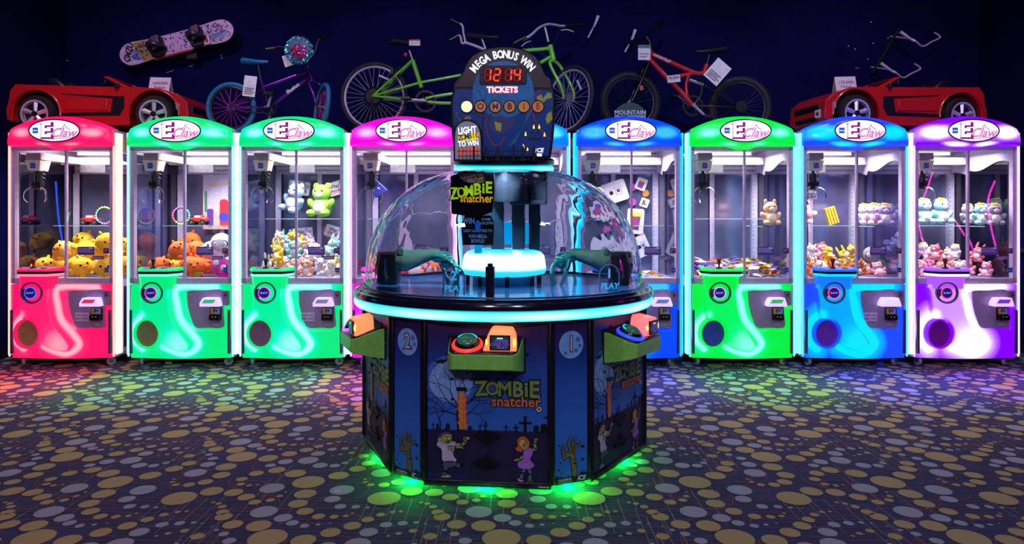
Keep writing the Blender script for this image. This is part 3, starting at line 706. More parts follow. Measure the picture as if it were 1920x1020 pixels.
def zombie_woman(mb, y):
    for q in ([(600, 850), (588, 880), (578, 915)], [(625, 850), (632, 885), (628, 925)]): limb(mb, mat('print_blue_skin', (88, 110, 130), .4), q, .013, y)
    blob(mb, mat('print_pink', (220, 130, 190), .4), [(562, 912), (585, 915), (590, 930), (565, 926)], y); blob(mb, PSK, [(618, 925), (638, 920), (640, 933), (620, 935)], y)
    limb(mb, PSK, [(600, 775), (572, 800), (545, 808)], .009, y); limb(mb, PSK, [(635, 750), (662, 738), (656, 705), (668, 682)], .011, y)
    for a in ((-6, -8), (2, -10), (8, -4)): limb(mb, PSK, [(664, 690), (664+a[0], 690+a[1]*1.3)], .004, y-.0006)
    blob(mb, PPU, [(600, 745), (640, 735), (645, 765), (632, 800), (655, 835), (620, 855), (570, 850), (562, 820), (590, 800), (592, 770)], y-.001)
    blob(mb, PHA, [(560, 690), (585, 668), (615, 680), (628, 705), (620, 740), (600, 720), (585, 755), (560, 752), (548, 740), (562, 722)], y-.0016)
    blob(mb, PSK, [(570, 700), (590, 685), (612, 700), (618, 725), (600, 745), (578, 730)], y-.0022)
    mb.mat(PYE)
    for p in ((577, 712), (588, 694)): c = S(*p); mb.disc(c[0], c[1], .0065, y-.003, 12)
    sp(mb, PRE, [(588, 715), (606, 712), (602, 732)], y-.003); sp(mb, PINK_, [(600, 700), (608, 702), (604, 708)], y-.003)
def mk_panel():
    mb = MB(PB); rnd = random.Random(7)
    mb.box(-HW+.012, HW-.012, -.0, .015, .036, .775)
    y = -.0005
    sp(mb, mat('print_moon_halo', (56, 98, 190), .4), [(175+150*math.cos(a*PI/24), 360+150*math.sin(a*PI/24)) for a in range(48)], y-.0006)
    sp(mb, PMOON, [(178+126*math.cos(a*PI/24), 362+122*math.sin(a*PI/24)) for a in range(48)], y-.001)
    y = -.0022; top = []
    for k in range(100): top.append((20+730*k/99, 645-rnd.random()*(16 if k % 2 else 2)))
    sp(mb, PBD, [(20, 970)]+top+[(750, 970)], y); sp(mb, mat('print_foot_glow', (30, 28, 92), .4), [(120+160*math.cos(a*PI/16), 918+24*math.sin(a*PI/16)) for a in range(32)], y-.0003)
    mb.mat(PINK_); b = S(220, 640)
    mb.line([S(222, 645), S(218, 560), S(222, 500)], .014, y)
    for a, l, o in ((2.5, .075, 520), (2.1, .08, 500), (1.6, .07, 495), (1.1, .07, 500), (.6, .075, 520), (2.85, .07, 560), (.3, .06, 560)):
        q = S(222, o); tree(mb, q[0], q[1], a, l, .005, y, rnd, 4)
    q = S(112, 645); tree(mb, q[0], q[1], 1.6, .055, .005, y, rnd, 5)
    for x_, t_, w_ in ((603, 552, 18), (550, 600, 9), (495, 604, 7), (378, 595, 8), (345, 605, 6), (75, 605, 5)):
        sp(mb, PINK_, [(x_-w_/2, 650), (x_+w_/2, 650), (x_+w_/2, t_), (x_-w_/2, t_)], y-.0002)
        sp(mb, PINK_, [(x_-w_*2, t_+w_*1.9), (x_+w_*2.1, t_+w_*1.8), (x_+w_*2.1, t_+w_*2.5), (x_-w_*2, t_+w_*2.6)], y-.0002)
    for x_, w_, t_ in ((665, 15, 602), (708, 19, 592), (160, 11, 605), (100, 8, 608), (288, 10, 618)):
        sp(mb, PINK_, [(x_-w_, 648)]+[(x_-w_*math.cos(a*PI/8), t_+w_-w_*math.sin(a*PI/8)) for a in range(9)]+[(x_+w_, 648)], y-.0002)
    for x_, z_, s_ in ((118, 248, .036), (188, 292, .021), (722, 558, .02), (165, 350, .008)): q = S(x_, z_); bat(mb, q[0], q[1], s_, y)
    y = -.0035
    zz = [(218, 430), (232, 424), (248, 432), (262, 428), (262, 455), (272, 465), (262, 480), (268, 500), (260, 515), (272, 535), (262, 555), (270, 575), (264, 598), (274, 620), (262, 637), (244, 632), (228, 640), (226, 615), (218, 600), (228, 580), (220, 560), (226, 540), (216, 520), (224, 500), (216, 480), (224, 460)]
    cx = 244; sp(mb, PRE, [(cx+(a-cx)*1.18, b_) for a, b_ in zz], y); sp(mb, POR, zz, y-.0004)
    for k, ch in enumerate('TICKETS'):
        q = S(243, 447+k*29.5); mb.mat(PINK_).text(ch, .03, q[0], q[1], y-.0008, .06, rot=.15*(-1)**k, sx=.8); mb.mat(PYE).text(ch, .03, q[0], q[1], y-.0012, .02, rot=.15*(-1)**k, sx=.8)
    q = S(508, 402); logo(mb, q[0], q[1], .285, PGR, PINK_, POR, y)
    q = S(684, 449); mb.mat(PWH).text('TM', .008, q[0], q[1], y-.001, .01)
    q = S(681, 510); mb.mat(PINK_).disc(q[0], q[1], .0155, y, 20); mb.mat(PWH).disc(q[0], q[1], .012, y-.0004, 20); mb.mat(PRE).disc(q[0], q[1], .006, y-.0008, 12); mb.mat(PINK_).disc(q[0], q[1], .003, y-.0012, 10)
    zombie_man(mb, -.0035); zombie_woman(mb, -.0035)
    q0, q1 = S(678, 974), S(738, 952); mb.mat(PWH).flat([(q0[0], q0[1]+.01), (q1[0], q0[1]+.01), q1, (q0[0], q1[1])], y); mb.mat(PTR)
    for k in range(3): mb.flat([(q0[0]+.004, q0[1]+.014+.005*k), (q1[0]-.004, q0[1]+.014+.005*k), (q1[0]-.004, q0[1]+.016+.005*k), (q0[0]+.004, q0[1]+.016+.005*k)], y-.0005)
    return mb
def mk_panel_frame():
    mb = MB(EDGE)
    for a in (-1, 1): mb.box(min(a*HW, a*(HW-.014)), max(a*HW, a*(HW-.014)), -.012, .03, .034, .785)
    mb.box(-HW, HW, -.014, .03, .034, .048); return mb
def mk_grille(top):
    mb = MB(mat('speaker_black', (12, 11, 16), .3)); c = S(385, 738 if top else 768)
    s_ = 1 if top else -1
    for k in range(5):
        r0, r1 = .008+.0155*k, .008+.0155*k+.0095; hw = .62+.08*k
        a = arc(c[0], c[1], r1, PI/2*s_-hw, PI/2*s_+hw, 10)+arc(c[0], c[1], r0, PI/2*s_-hw, PI/2*s_+hw, 10)[::-1]
        mb.prism(a, -.011, -.004)
    return mb
def mk_slotp(): q = S(240, 402); return MB(BLACK).prism(rrect(q[0]-.025, q[0]+.025, q[1]-.0075, q[1]+.0075, .007), -.012, -.003)
def mk_bolts():
    return None
def mk_bolt(x, z): mb = MB(BLACK); mb.T = Matrix.Translation((x, 0, z)); return mb.lathe([(0, .009), (.004, .0085), (.0065, .005), (.007, -.001)], (0, 0, 0), 12, 'y')
def mk_narrow(num):
    mb = MB(PB); mb.box(-HN+.018, HN-.018, 0, .015, .036, .775); y = -.0006
    mb.mat(PMOON).disc(0, .668, .064, y-.0004, 40); mb.mat(mat('print_crater', (72, 112, 182), .4))
    for a, b, r in ((.035, .69, .012), (.025, .64, .01), (.045, .66, .009), (-.03, .63, .008)): mb.disc(a, b, r, y-.0008, 14)
    mb.mat(PINK_).text(num, .098, 0, .668, y-.0012, .06, sx=.8); mb.mat(mat('print_number', (196, 176, 215), .4)).text(num, .098, 0, .668, y-.0018, .015, sx=.75)
    O = lambda x, z: ((x-50)*.0016, .035+z*.0016)
    y = -.0026
    def st(pts, w_, yy=y):
        P_ = [O(*p) for p in pts]; P_ = catmull(P_, 4)
        mb.mat(PINK_).line(P_, w_+.006, yy); 
    def st2(pts, w_, yy=y): P_ = catmull([O(*p) for p in pts], 4); mb.mat(PBN).line(P_, w_, yy-.0005)
    F = [([(62, 10), (58, 45), (52, 78)], .024), ([(44, 82), (28, 84), (22, 96), (27, 108)], .012), ([(46, 92), (42, 112), (46, 128)], .01), ([(52, 92), (56, 112), (64, 124)], .01), ([(58, 90), (70, 104), (80, 106)], .009), ([(40, 78), (26, 72), (24, 84)], .011), ([(50, 84), (52, 90), (56, 88)], .03)]
    for p, w_ in F: st(p, w_)
    for p, w_ in F: st2(p, w_)
    mb.mat(PINK_)
    for (a, b, r) in ((10, 110, 3), (14, 60, 3), (88, 98, 6), (88, 60, 5), (8, 40, 4), (18, 30, 3), (84, 22, 6), (60, 52, 4)): q = O(a, b); mb.disc(q[0], q[1], r*.0016, y-.001, 9, r*.0011)
    soil = [O(x_, 10+((x_*37) % 11)+abs(x_-50)*.12) for x_ in range(-3, 104, 4)]
    mb.flat([O(-3, -2)]+soil+[O(103, -2)], y-.0012)
    mb.mat(PWH).text('ICE', .03, .052, .047, y-.002, .03, shear=.2); mb.text('COGNATA', .014, -.035, .05, y-.002, .02); mb.box(-.075, .005, y-.0025, y-.002, .038, .04)
    return mb
def mk_console():      # green box bolted on a face; x along face, -y outward
    mb = MB(mat('console_green', (128, 196, 82), .32, coat=.4)); w0, w1, d = .172, .158, .165
    # sections: back plate then nose
    sec = [(-.0, .552, .702, w0), (-.03, .555, .698, w0-.004), (-d+.03, .58, .662, w1), (-d, .59, .655, w1-.025)]
    vs = []; 
    for (y, a, b, w_) in sec: vs += [(-w_, y, a), (w_, y, a), (w_, y, b), (-w_, y, b)]
    fs = [(4*k+i, 4*k+4+i, 4*k+4+(i+1) % 4, 4*k+(i+1) % 4) for k in range(3) for i in range(4)]+[(0, 1, 2, 3), (15, 14, 13, 12)]
    mb.add(vs, [f[::-1] for f in fs]); mb.mat(EDGE).box(-w0-.006, w0+.006, -.006, .0, .545, .709); return mb
def TOPT(): return Matrix.Translation((0, -.095, .6855)) @ Matrix.Rotation(math.radians(18.5), 4, 'X')
def mk_console_top():
    mb = MB(mat('console_deck', (26, 24, 34), .25)); mb.T = TOPT()
    mb.add([(-.165, .09, 0), (.165, .09, 0), (.152, -.045, 0), (.13, -.072, 0), (-.13, -.072, 0), (-.152, -.045, 0)]+[(-.165, .09, -.02), (.165, .09, -.02), (.152, -.045, -.02), (.13, -.072, -.02), (-.13, -.072, -.02), (-.152, -.045, -.02)],
        [(5, 4, 3, 2, 1, 0)[::-1]]+[(i, 6+i, 6+(i+1) % 6, (i+1) % 6) for i in range(6)]); return mb
def mk_dial(): mb = MB(mat('dial_black', (20, 20, 26), .25)); mb.T = TOPT() @ Matrix.Translation((-.075, 0, 0)); mb.lathe([(.058, 0), (.058, .012), (.05, .024), (.046, .024)], n=32); return mb
def mk_dial_light(): mb = MB(DUM); mb.T = TOPT() @ Matrix.Translation((-.075, -.002, .004)); mb.tube([(.062*math.cos(a), .062*math.sin(a), 0) for a in [2*PI*k/36 for k in range(36)]], .009, 8, True); return mb
def mk_dial_face():
    mb = MB(mat('dial_dome', (60, 110, 80), .15, emit=(40, 90, 70), es=.35)); mb.T = TOPT() @ Matrix.Translation((-.075, 0, .02)); mb.lathe([(.047, 0), (.042, .012), (.03, .021), (.012, .026), (0, .027)], n=28)
    mb.mat(mat('cyan_arc', (30, 200, 240), .3, emit=(30, 200, 240), es=1.2)).tube([(.043*math.cos(a), .043*math.sin(a), .012) for a in [PI*k/12 for k in range(1, 12)]], .003, 6); return mb
def mk_reader2(): mb = MB(mat('reader_amber', (255, 140, 90), .3, emit=(255, 122, 76), es=1.15)); mb.T = TOPT() @ Matrix.Translation((.07, 0, 0)); 
def mk_reader_amber(m):
    mb = MB(m); mb.T = Matrix.Translation((.073, -.1, .678))
    P_ = [(-.075, -.002), (.078, -.002), (.073, .05), (.058, .082), (-.035, .086), (-.05, .075)]; n = 6
    fr = [(x, -.045, z-.01) for x, z in P_]; bk = [(x*.92, .05, z*.95+.01) for x, z in P_]
    mb.add(fr+bk, [tuple(range(n)), tuple(range(2*n-1, n-1, -1))]+[(i, n+i, n+(i+1) % n, (i+1) % n) for i in range(n)])
    mb.mat(mat('reader_hot_spot', (255, 214, 110), .3, emit=(255, 214, 100), es=1.5)); mb.ell((.066, -.043, .03), (.007, .008, .02)).ell((-.056, -.043, .03), (.006, .008, .014)); return mb  # glowing blobs added to imitate brighter spots in the lit housing
def mk_reader_scr():
    mb = MB(BLACK); mb.T = Matrix.Translation((.077, -.15, .68)); mb.box(-.045, .045, -.004, .01, -.006, .06)
    mb.mat(mat('screen_dark_green', (16, 44, 40), .3, emit=(14, 52, 44), es=.8)).box(-.037, .037, -.005, -.003, .0, .055)
    mb.mat(mat('screen_violet', (210, 80, 240), .3, emit=(206, 80, 240), es=1.2)); mb.text('SWIPE', .019, .006, .034, -.0055, .02, shear=.2, sx=1.15); mb.text('CARD TO', .017, -.003, .02, -.0055, .02, shear=.2, sx=1.1); mb.text('PLAY', .017, .008, .007, -.0055, .02, shear=.2, sx=1.15)
    mb.mat(mat('screen_mint', (120, 240, 200), .3, emit=(120, 240, 200), es=1)).box(-.013, .013, -.006, -.005, .044, .05); return mb
def face(a, ap): return (ap*math.cos(a), ap*math.sin(a), 0), a+PI/2
am = {0: mat('reader_amber', (255, 140, 90), .3, emit=(255, 134, 84), es=1.15), 1: mat('reader_coral', (255, 130, 130), .3, emit=(255, 110, 110), es=1.1)}
ring_l = {-1: mat('dial_violet', (200, 120, 255), .3, emit=(190, 90, 255), es=1.5), 0: mat('dial_red', (255, 60, 60), .3, emit=(255, 48, 44), es=1.4), 1: mat('dial_blue', (40, 60, 255), .3, emit=(30, 60, 255), es=2)}
for k in range(6):
    a = -PI/2+k*PI/3; loc, rz = face(a, AW)
    def put(o): o.location = loc; o.rotation_euler = (0, 0, rz); return o
    p = put(part('side_panel', 'gpanel', mk_panel, GAME, smooth=0))
    part('panel_frame', 'gframe', mk_panel_frame, p, bevel=.004)
    if k not in (0, 1, 5): continue
    part('speaker_grille', 'gr1', lambda: mk_grille(True), p); part('speaker_grille', 'gr0', lambda: mk_grille(False), p)
    part('ticket_slot', 'gslot', mk_slotp, p)
    for n_, q in enumerate(((183, 346), (297, 346), (185, 465), (297, 466))): part('bolt', 'gb%d' % n_, lambda: mk_bolt(*S(*q)), p)
    s_ = {0: 0, 1: 1, 5: -1}[k]
    c = put(part('control_console', 'gcon', mk_console, GAME, bevel=.012, seg=3))
    part('console_deck', 'gdeck', mk_console_top, c, bevel=.006)
    for n_, (bx, bz) in enumerate(((-.09, .718), (.09, .718), (-.09, .536), (.09, .536), (-.187, .63), (.187, .63))): part('bolt', 'gcb%d' % n_, lambda: mk_bolt(bx, bz), c)
    d = part('aim_dial', 'gdial', mk_dial, c); part('dial_light', 'gdl', mk_dial_light, d, [ring_l[s_]]); part('dial_dome', 'gdf', mk_dial_face, d)
    r = part('card_reader', 'grd', lambda: mk_reader_amber(am[0]), c, [am[1] if s_ == 1 else am[0]], bevel=.008, seg=3); part('screen', 'grs', mk_reader_scr, r)
for k in range(6):
    a = -PI/3+k*PI/3; loc, rz = face(a, AN)
    o = part('corner_panel', 'gn%d' % (k == 0), lambda: mk_narrow('1' if k == 0 else '2'), GAME, smooth=0); o.location = loc; o.rotation_euler.z = rz
    for s_ in (-1, 1):
        q = part('corner_post', 'gpost%d' % s_, lambda: MB(EDGE).box(s_*HN-.016, s_*HN+.016, -.012, .03, .034, .79), o, bevel=.007)
MB(DARK).lathe([(0, .06), (.66, .06), (.66, .785), (0, .785)], n=6).build('inner_box', GAME)
for k in range(6):
    a = k*PI/3; MB(RUBBER).cyl((.6*math.cos(a), .6*math.sin(a), 0), (.6*math.cos(a), .6*math.sin(a), .06), .03).build('foot', GAME)
# rim, LED ring, table
RIM = mat('rim_gloss_black', (22, 18, 40), .15, coat=.6)
MB(RIM).lathe([(.70, .775), (.79, .778), (.808, .785), (.812, .79)], n=96).lathe([(.81, .832), (.824, .838), (.826, .85), (.818, .868), (.806, .872), (.80, .88), (.79, .884)], n=96).build('rim', GAME)
LEDC = glow('led_ring_cyan', [(0, (0, 215, 245)), (.4, (70, 232, 250)), (1, (205, 250, 255))], 1.25)
mb = MB(LEDC); n = 144; vs = []; led = []
for z, g, r in ((.788, .1, .812), (.797, .8, .819), (.81, 1, .822), (.823, .8, .819), (.833, .1, .812)):
    for i in range(n):
        a = 2*PI*i/n; vs.append((r*math.cos(a), r*math.sin(a), z)); led.append(g*(.8+.2*math.sin(a*9)))
mb.add(vs, [(j*n+i, j*n+(i+1) % n, (j+1)*n+(i+1) % n, (j+1)*n+i) for j in range(4) for i in range(n)], led).build('led_ring', GAME)
DECK = mat('deck_gloss_navy', (60, 130, 200), .12, .3, var=.5, scale=8, bump=.12)
MB(DECK).lathe([(.0, .879), (.79, .879), (.795, .884)], n=96).build('playfield', GAME)
DOMEG = glass('dome_acrylic', (.965, .97, .985), 2.2, bump=.22)
nt = DOMEG.node_tree      # the moulded acrylic is slightly wavy: it bends what is seen through it a little
rf = N(nt, 'ShaderNodeBsdfRefraction'); rf.inputs['IOR'].default_value = 1.011; rf.inputs['Roughness'].default_value = 0; rf.inputs['Color'].default_value = (.97, .975, .985, 1)
tc = N(nt, 'ShaderNodeTexCoord'); mp = N(nt, 'ShaderNodeMapping'); mp.inputs['Scale'].default_value = (7, 7, 4)
nz = N(nt, 'ShaderNodeTexNoise'); nz.inputs['Scale'].default_value = 1.4; nz.inputs['Detail'].default_value = 1
bp = N(nt, 'ShaderNodeBump'); bp.inputs['Strength'].default_value = 1; bp.inputs['Distance'].default_value = .06
nt.links.new(tc.outputs['Object'], mp.inputs[0]); nt.links.new(mp.outputs[0], nz.inputs['Vector']); nt.links.new(nz.outputs['Fac'], bp.inputs['Height']); nt.links.new(bp.outputs[0], rf.inputs['Normal'])
mixn = [n for n in nt.nodes if n.type == 'MIX_SHADER'][0]; nt.links.new(rf.outputs[0], mixn.inputs[1])
prof = []
for i in range(41):
    t = PI/2*i/40; prof.append((.765*math.cos(t)**.76, .886+.645*math.sin(t)**.87))
prof = [p for p in prof if p[0] > .27]
prof = [(.79, .886), (.778, .888)]+prof
MB(DOMEG).lathe(prof, n=96).build('dome', GAME, smooth=80)
MB(mat('dome_seat', (90, 90, 120), .2, .6)).tube([(.776*math.cos(2*PI*i/72), .776*math.sin(2*PI*i/72), .889) for i in range(72)], .005, 6, True).build('dome_seat', GAME)
# lit drum, posts, column
mb = MB(glow('drum_light', [(0, (0, 190, 235)), (.35, (60, 215, 250)), (.8, (225, 250, 255)), (1, (240, 253, 255))], 1.4)); n = 48; vs = []; led = []
PR = [(.205, .935, 0), (.228, .94, .1), (.236, .96, .2), (.234, .975, .75), (.23, 1.0, 1), (.222, 1.04, .9), (.205, 1.06, .45), (.17, 1.072, .2), (0, 1.075, .1)]
for r_, z, g in PR:
    for i in range(n): vs.append((r_*math.cos(2*PI*i/n), r_*math.sin(2*PI*i/n), z)); led.append(g)
drum = mb.add(vs, [(j*n+i, j*n+(i+1) % n, (j+1)*n+(i+1) % n, (j+1)*n+i) for j in range(len(PR)-1) for i in range(n)], led).build('light_drum', GAME)
for i in range(8):
    a = 2*PI*i/8+.2; MB(DARK).cyl((.2*math.cos(a), .2*math.sin(a), .88), (.2*math.cos(a), .2*math.sin(a), .937), .012).build('drum_leg', GAME)
MB(mat('drum_base', (20, 90, 140), .3)).lathe([(.0, .93), (.17, .93), (.17, .88)], n=32).build('drum_base', GAME)
COLM = mat('column_steel', (62, 70, 84), .35, .7, bump=.1)
MB(COLM).lathe([(.0, 1.335), (.1, 1.335), (.103, 1.345), (.103, 1.51), (0, 1.51)], (.045, -.03, 0), 32).build('motor_housing', GAME)
PLATE = mat('column_plate', (24, 44, 62), .35, .4)
for x in (-.03, .085): MB(PLATE).box(x-.034, x+.034, -.05, -.01, 1.07, 1.34).build('column_plate', GAME, bevel=.004)
MB(COLM).box(.1, .24, -.04, .08, 1.325, 1.5).box(.04, .235, -.06, .02, 1.32, 1.345).build('motor_box', GAME, bevel=.004)
MB(PLATE).box(.14, .2, .0, .06, 1.07, 1.32).build('column_plate', GAME, bevel=.004)
CY_ = mat('sign_cyan_lit', (0, 150, 210), .3, emit=(0, 150, 215), es=.9)
for x, y in ((.03, .04), (.125, .02)):
    MB(CY_).prism([(x-.045, 1.1), (x+.045, 1.1), (x+.05, 1.13), (x+.047, 1.2), (x+.03, 1.22), (x-.03, 1.22), (x-.047, 1.2), (x-.05, 1.13)], y, y+.008).build('backlit_tombstone', GAME)
for x in (-.08, .02, .12): MB(WHITE).box(x-.022, x+.022, -.1, -.07, 1.07, 1.078).build('sensor_cap', GAME)
# inner signs
SG = mat('sign_green', (196, 236, 40), .4, emit=(180, 226, 30), es=.55); SGO = mat('sign_yellow', (255, 190, 40), .4, emit=(250, 180, 30), es=.55)
mb = MB(BLACK); mb.T = Matrix.Translation((-.15, -.2, 1.37)) @ Matrix.Rotation(-.35, 4, 'Z')
mb.prism([(-.13, .1), (-.06, .125), (.04, .13), (.13, .12), (.135, .02), (.12, -.09), (.05, -.115), (-.06, -.11), (-.125, -.1)], 0, .01)
mb.T = mb.T @ Matrix.Translation((0, -.001, .02)); logo(mb, 0, 0, .245, SG, PINK_, SGO, -.001, lift=.03); mb.build('logo_sign', GAME)
mb = MB(BLACK); mb.T = Matrix.Translation((-.115, -.215, 1.185)) @ Matrix.Rotation(-.15, 4, 'Z')
mb.prism([(-.085, -.08), (.085, -.08), (.088, .04), (.07, .075), (-.07, .075), (-.088, .04)], 0, .008)
mb.mat(mat('sign_ice_blue', (110, 160, 215), .4, emit=(90, 140, 200), es=.4))
for s_, z_, x_, t_ in ((.042, .045, -.05, 'WIN'), (.017, .055, .045, '10 GAME'), (.017, .035, .045, 'EACH LETTER'), (.02, -.005, 0, 'LIGHT ALL LETTERS TO'), (.027, -.035, 0, 'WIN MEGA'), (.027, -.06, 0, 'BONUS!')): mb.text(t_, s_, x_, z_, -.001, .02, sx=.75)
mb.mat(mat('sign_tear', (20, 90, 190), .4, emit=(20, 80, 190), es=.5)).disc(0, .02, .016, -.0012, 16, .03); mb.build('win_sign', GAME)
MB(CY_).box(-.135, -.095, -.2, -.19, 1.06, 1.11).build('sign_post', GAME)
# mechanical arms
ARMM = mat('arm_green_chrome', (90, 190, 175), .14, .85, var=.5, scale=14, bump=.5); SLE = mat('arm_dark', (96, 124, 108), .25, .4, var=.3, scale=12, bump=.3)
def arm(ang, name='grabber_arm'):
    t = bpy.data.objects.new(name, None); C.objects.link(t); t.parent = GAME; t.rotation_euler.z = ang
    # x from hub outward
    def m_(f): return f
    MB(BLACK).box(.58, .7, -.06, .06, .882, 1.06).build('arm_base', t, bevel=.015, seg=3)
    MB(SLE).box(.52, .6, -.05, .05, .98, 1.05).cyl((.56, -.055, 1.06), (.56, .055, 1.06), .025).build('shoulder', t, bevel=.008)
    secs = [(.64, 1.0, .05, .045), (.59, 1.005, .062, .062), (.53, 1.01, .062, .06), (.46, 1.03, .048, .044), (.4, 1.045, .036, .033), (.36, 1.045, .038, .028)]
    mb = MB(SLE); n = 14; vs = []
    for x, z, ry, rz_ in secs: vs += [(x, ry*math.cos(2*PI*i/n), z+rz_*math.sin(2*PI*i/n)) for i in range(n)]
    mb.add(vs, [(j*n+i, (j+1)*n+i, (j+1)*n+(i+1) % n, j*n+(i+1) % n) for j in range(len(secs)-1) for i in range(n)]+[tuple(range(n)), tuple(range(len(vs)-1, len(vs)-n-1, -1))]).build('forearm', t)
    HM = Matrix.Translation((.1, 0, 0)) @ Matrix.Translation((.25, 0, 1.03)) @ Matrix.Scale(1.3, 4) @ Matrix.Translation((-.25, 0, -1.03))
    hd = MB(ARMM); hd.T = HM; hd = hd.ell((.25, 0, 1.03), (.05, .045, .026)).ell((.225, 0, 1.01), (.03, .045, .03)).build('hand', t)
    for k, (y, l) in enumerate(((-.036, .85), (-.013, 1), (.012, .96), (.035, .8))):
        P_ = [(.225, y, 1.02), (.195, y*1.15, 1.0), (.183, y*1.25, 1.02-.05*l-.015), (.187, y*1.2, 1.02-.09*l-.02), (.2, y*1.1, 1.02-.125*l-.01)]
        fg = MB(ARMM); fg.T = HM; fg.tube(catmull(P_, 3), .0105, 7, r1=.006).build('finger', hd)
    fg = MB(ARMM); fg.T = HM; fg.tube(catmull([(.26, -.04, 1.02), (.25, -.062, .985), (.235, -.06, .94), (.222, -.045, .915)], 3), .011, 7, r1=.007).build('thumb', hd)
    return t
arm(PI+.08); arm(.06)
mb = MB(BLACK).box(-.02, .02, -.62, -.58, .88, 1.02); mb.box(-.012, .012, -.61, -.59, 1.02, 1.035).build('sensor_post', GAME, bevel=.003)
ACR = glass('acrylic_sign', (.8, .9, 1), 2.5)
for (ang, rr, num) in ((-1.86, .62, '2'), (-.62, .70, '1')):
    mb = MB(ACR); P_ = [(-.052, 0)]+arc(0, .085, .052, PI, 0, 12)+[(.052, 0)]
    T_ = Matrix.Translation((rr*math.cos(ang), rr*math.sin(ang), .883)) @ Matrix.Rotation((ang+PI/2)*.35, 4, 'Z'); mb.T = T_
    mb.prism(P_, 0, .005); o = mb.build('play_sign', GAME)
    mb = MB(mat('etched_cyan', (60, 190, 230), .4, emit=(50, 180, 225), es=.7)); mb.T = T_; mb.text(num, .06, 0, .09, -.001, .03).text('PLAY', .042, 0, .03, -.001, .02, shear=.15).build('lettering', o)
    mb = MB(mat('acrylic_edge', (130, 170, 215), .15, .3)); mb.T = T_; mb.tube([(x, .0025, z) for x, z in P_], .0032, 6).build('sign_edge', o)
# marquee board on the dome
RNG = glow('led_ring_top', [(0, (0, 200, 225)), (.4, (30, 220, 235)), (1, (190, 245, 250))], 1.2)
top = bpy.data.objects.new('marquee', None); C.objects.link(top); top.parent = GAME; top.location = (0, 0, 1.545); top.rotation_euler = (math.radians(5), 0, -RZ)
mb = MB(RNG); n = 72; vs = []; led = []
for z, g, r in ((-.034, .1, .268), (-.028, .7, .278), (-.018, 1, .282), (-.006, .6, .278), (.002, .1, .268)):
    for i in range(n): a = 2*PI*i/n; vs.append((r*math.cos(a), r*math.sin(a), z)); led.append(g*(.85+.15*math.sin(7*a)))
mb.add(vs, [(j*n+i, j*n+(i+1) % n, (j+1)*n+(i+1) % n, (j+1)*n+i) for j in range(4) for i in range(n)], led).build('led_ring', top)
MB(EDGE).lathe([(0, -.03), (.268, -.034), (.268, .002), (.284, .008), (.284, .03), (.27, .04), (0, .04)], n=64).build('marquee_base', top)
K = 1/1440.   # zoomed marquee pixels to metres at the board's own depth
def Q(x, y): return ((x-510)*K*.985, .06+(925-y)*K*.985-.02)
OUT = catmull([Q(*p) for p in [(135, 925), (118, 800), (105, 640), (104, 480), (122, 410), (127, 350), (180, 290), (225, 200), (290, 130), (380, 85), (510, 68), (630, 80), (730, 125), (800, 200), (845, 290), (885, 330), (893, 375), (912, 460), (908, 640), (895, 800), (878, 925)]], 3)
YM = -.215
def sc(pts, s_): 
    cx, cz = Q(510, 500); return [(cx+(x-cx)*s_, cz+(z-cz)*s_) for x, z in pts]
board = MB(EDGE).prism(OUT, YM, .06).build('cabinet', top, bevel=.006)
mb = MB(mat('marquee_blue', (12, 46, 110), .3, emit=(8, 40, 104), es=.4)); inn = [p for p in sc(OUT, .95)]
y = YM-.001; low = Q(0, 385)[1]
mb.prism([p for p in inn if p[1] < low+.001], y-.002, y+.001); y -= .0025
mb.mat(mat('marquee_plum', (44, 26, 40), .35, emit=(40, 22, 34), es=.25)).flat([p for p in inn if p[1] >= low-.004], y)
mb.mat(mat('marquee_arch', (24, 88, 150), .3, emit=(20, 84, 146), es=.4)).flat([Q(510+235*math.cos(a*PI/20), 420-240*math.sin(a*PI/20)) for a in range(21)]+[Q(280, 520), Q(510, 640), Q(745, 520)], y-.0005)
mb.mat(PINK_).flat([Q(300, 240), Q(350, 205), Q(700, 205), Q(720, 240)], y-.0004) if 0 else None
rnd = random.Random(3)
mb.mat(PINK_)
q = Q(345, 830); mb.line([q, Q(350, 640), Q(360, 560), Q(355, 470)], .006, y-.001)
for a, o, l in ((2.3, 560, .05), (1.9, 500, .05), (1.3, 500, .05), (.8, 560, .06), (2.6, 620, .05), (.5, 620, .05)): q = Q(357, o); tree(mb, q[0], q[1], a, l, .003, y-.001, rnd, 3)
MS = mat('marquee_street', (120, 66, 84), .4, emit=(70, 30, 44), es=.3)
mb.mat(mat('marquee_curve_red', (128, 24, 60), .4, emit=(110, 20, 50), es=.35))
for P_ in ([(800, 400), (740, 450), (725, 520), (760, 640), (810, 720), (880, 780)], [(395, 590), (375, 640), (390, 740), (430, 810), (480, 820), (520, 760)]): mb.line(catmull([Q(*p) for p in P_], 5), .006, y-.001)
mb.mat(mat('marquee_teal', (20, 90, 130), .4, emit=(16, 80, 120), es=.35))
for k in range(6): mb.line(catmull([Q(600-k*8, 800+k*6), Q(650+k*6, 700-k*10), Q(690+k*8, 600-k*12), Q(690+k*4, 440)], 5), .003, y-.0012)
mb.mat(mat('marquee_purple', (40, 44, 100), .4, emit=(30, 34, 84), es=.35)).flat(catmull([Q(*p) for p in [(400, 640), (470, 590), (540, 610), (600, 600), (590, 660), (540, 720), (470, 740), (410, 700)]], 3, True), y-.0011)
mb.mat(mat('marquee_olive', (140, 140, 60), .4, emit=(110, 110, 40), es=.35))
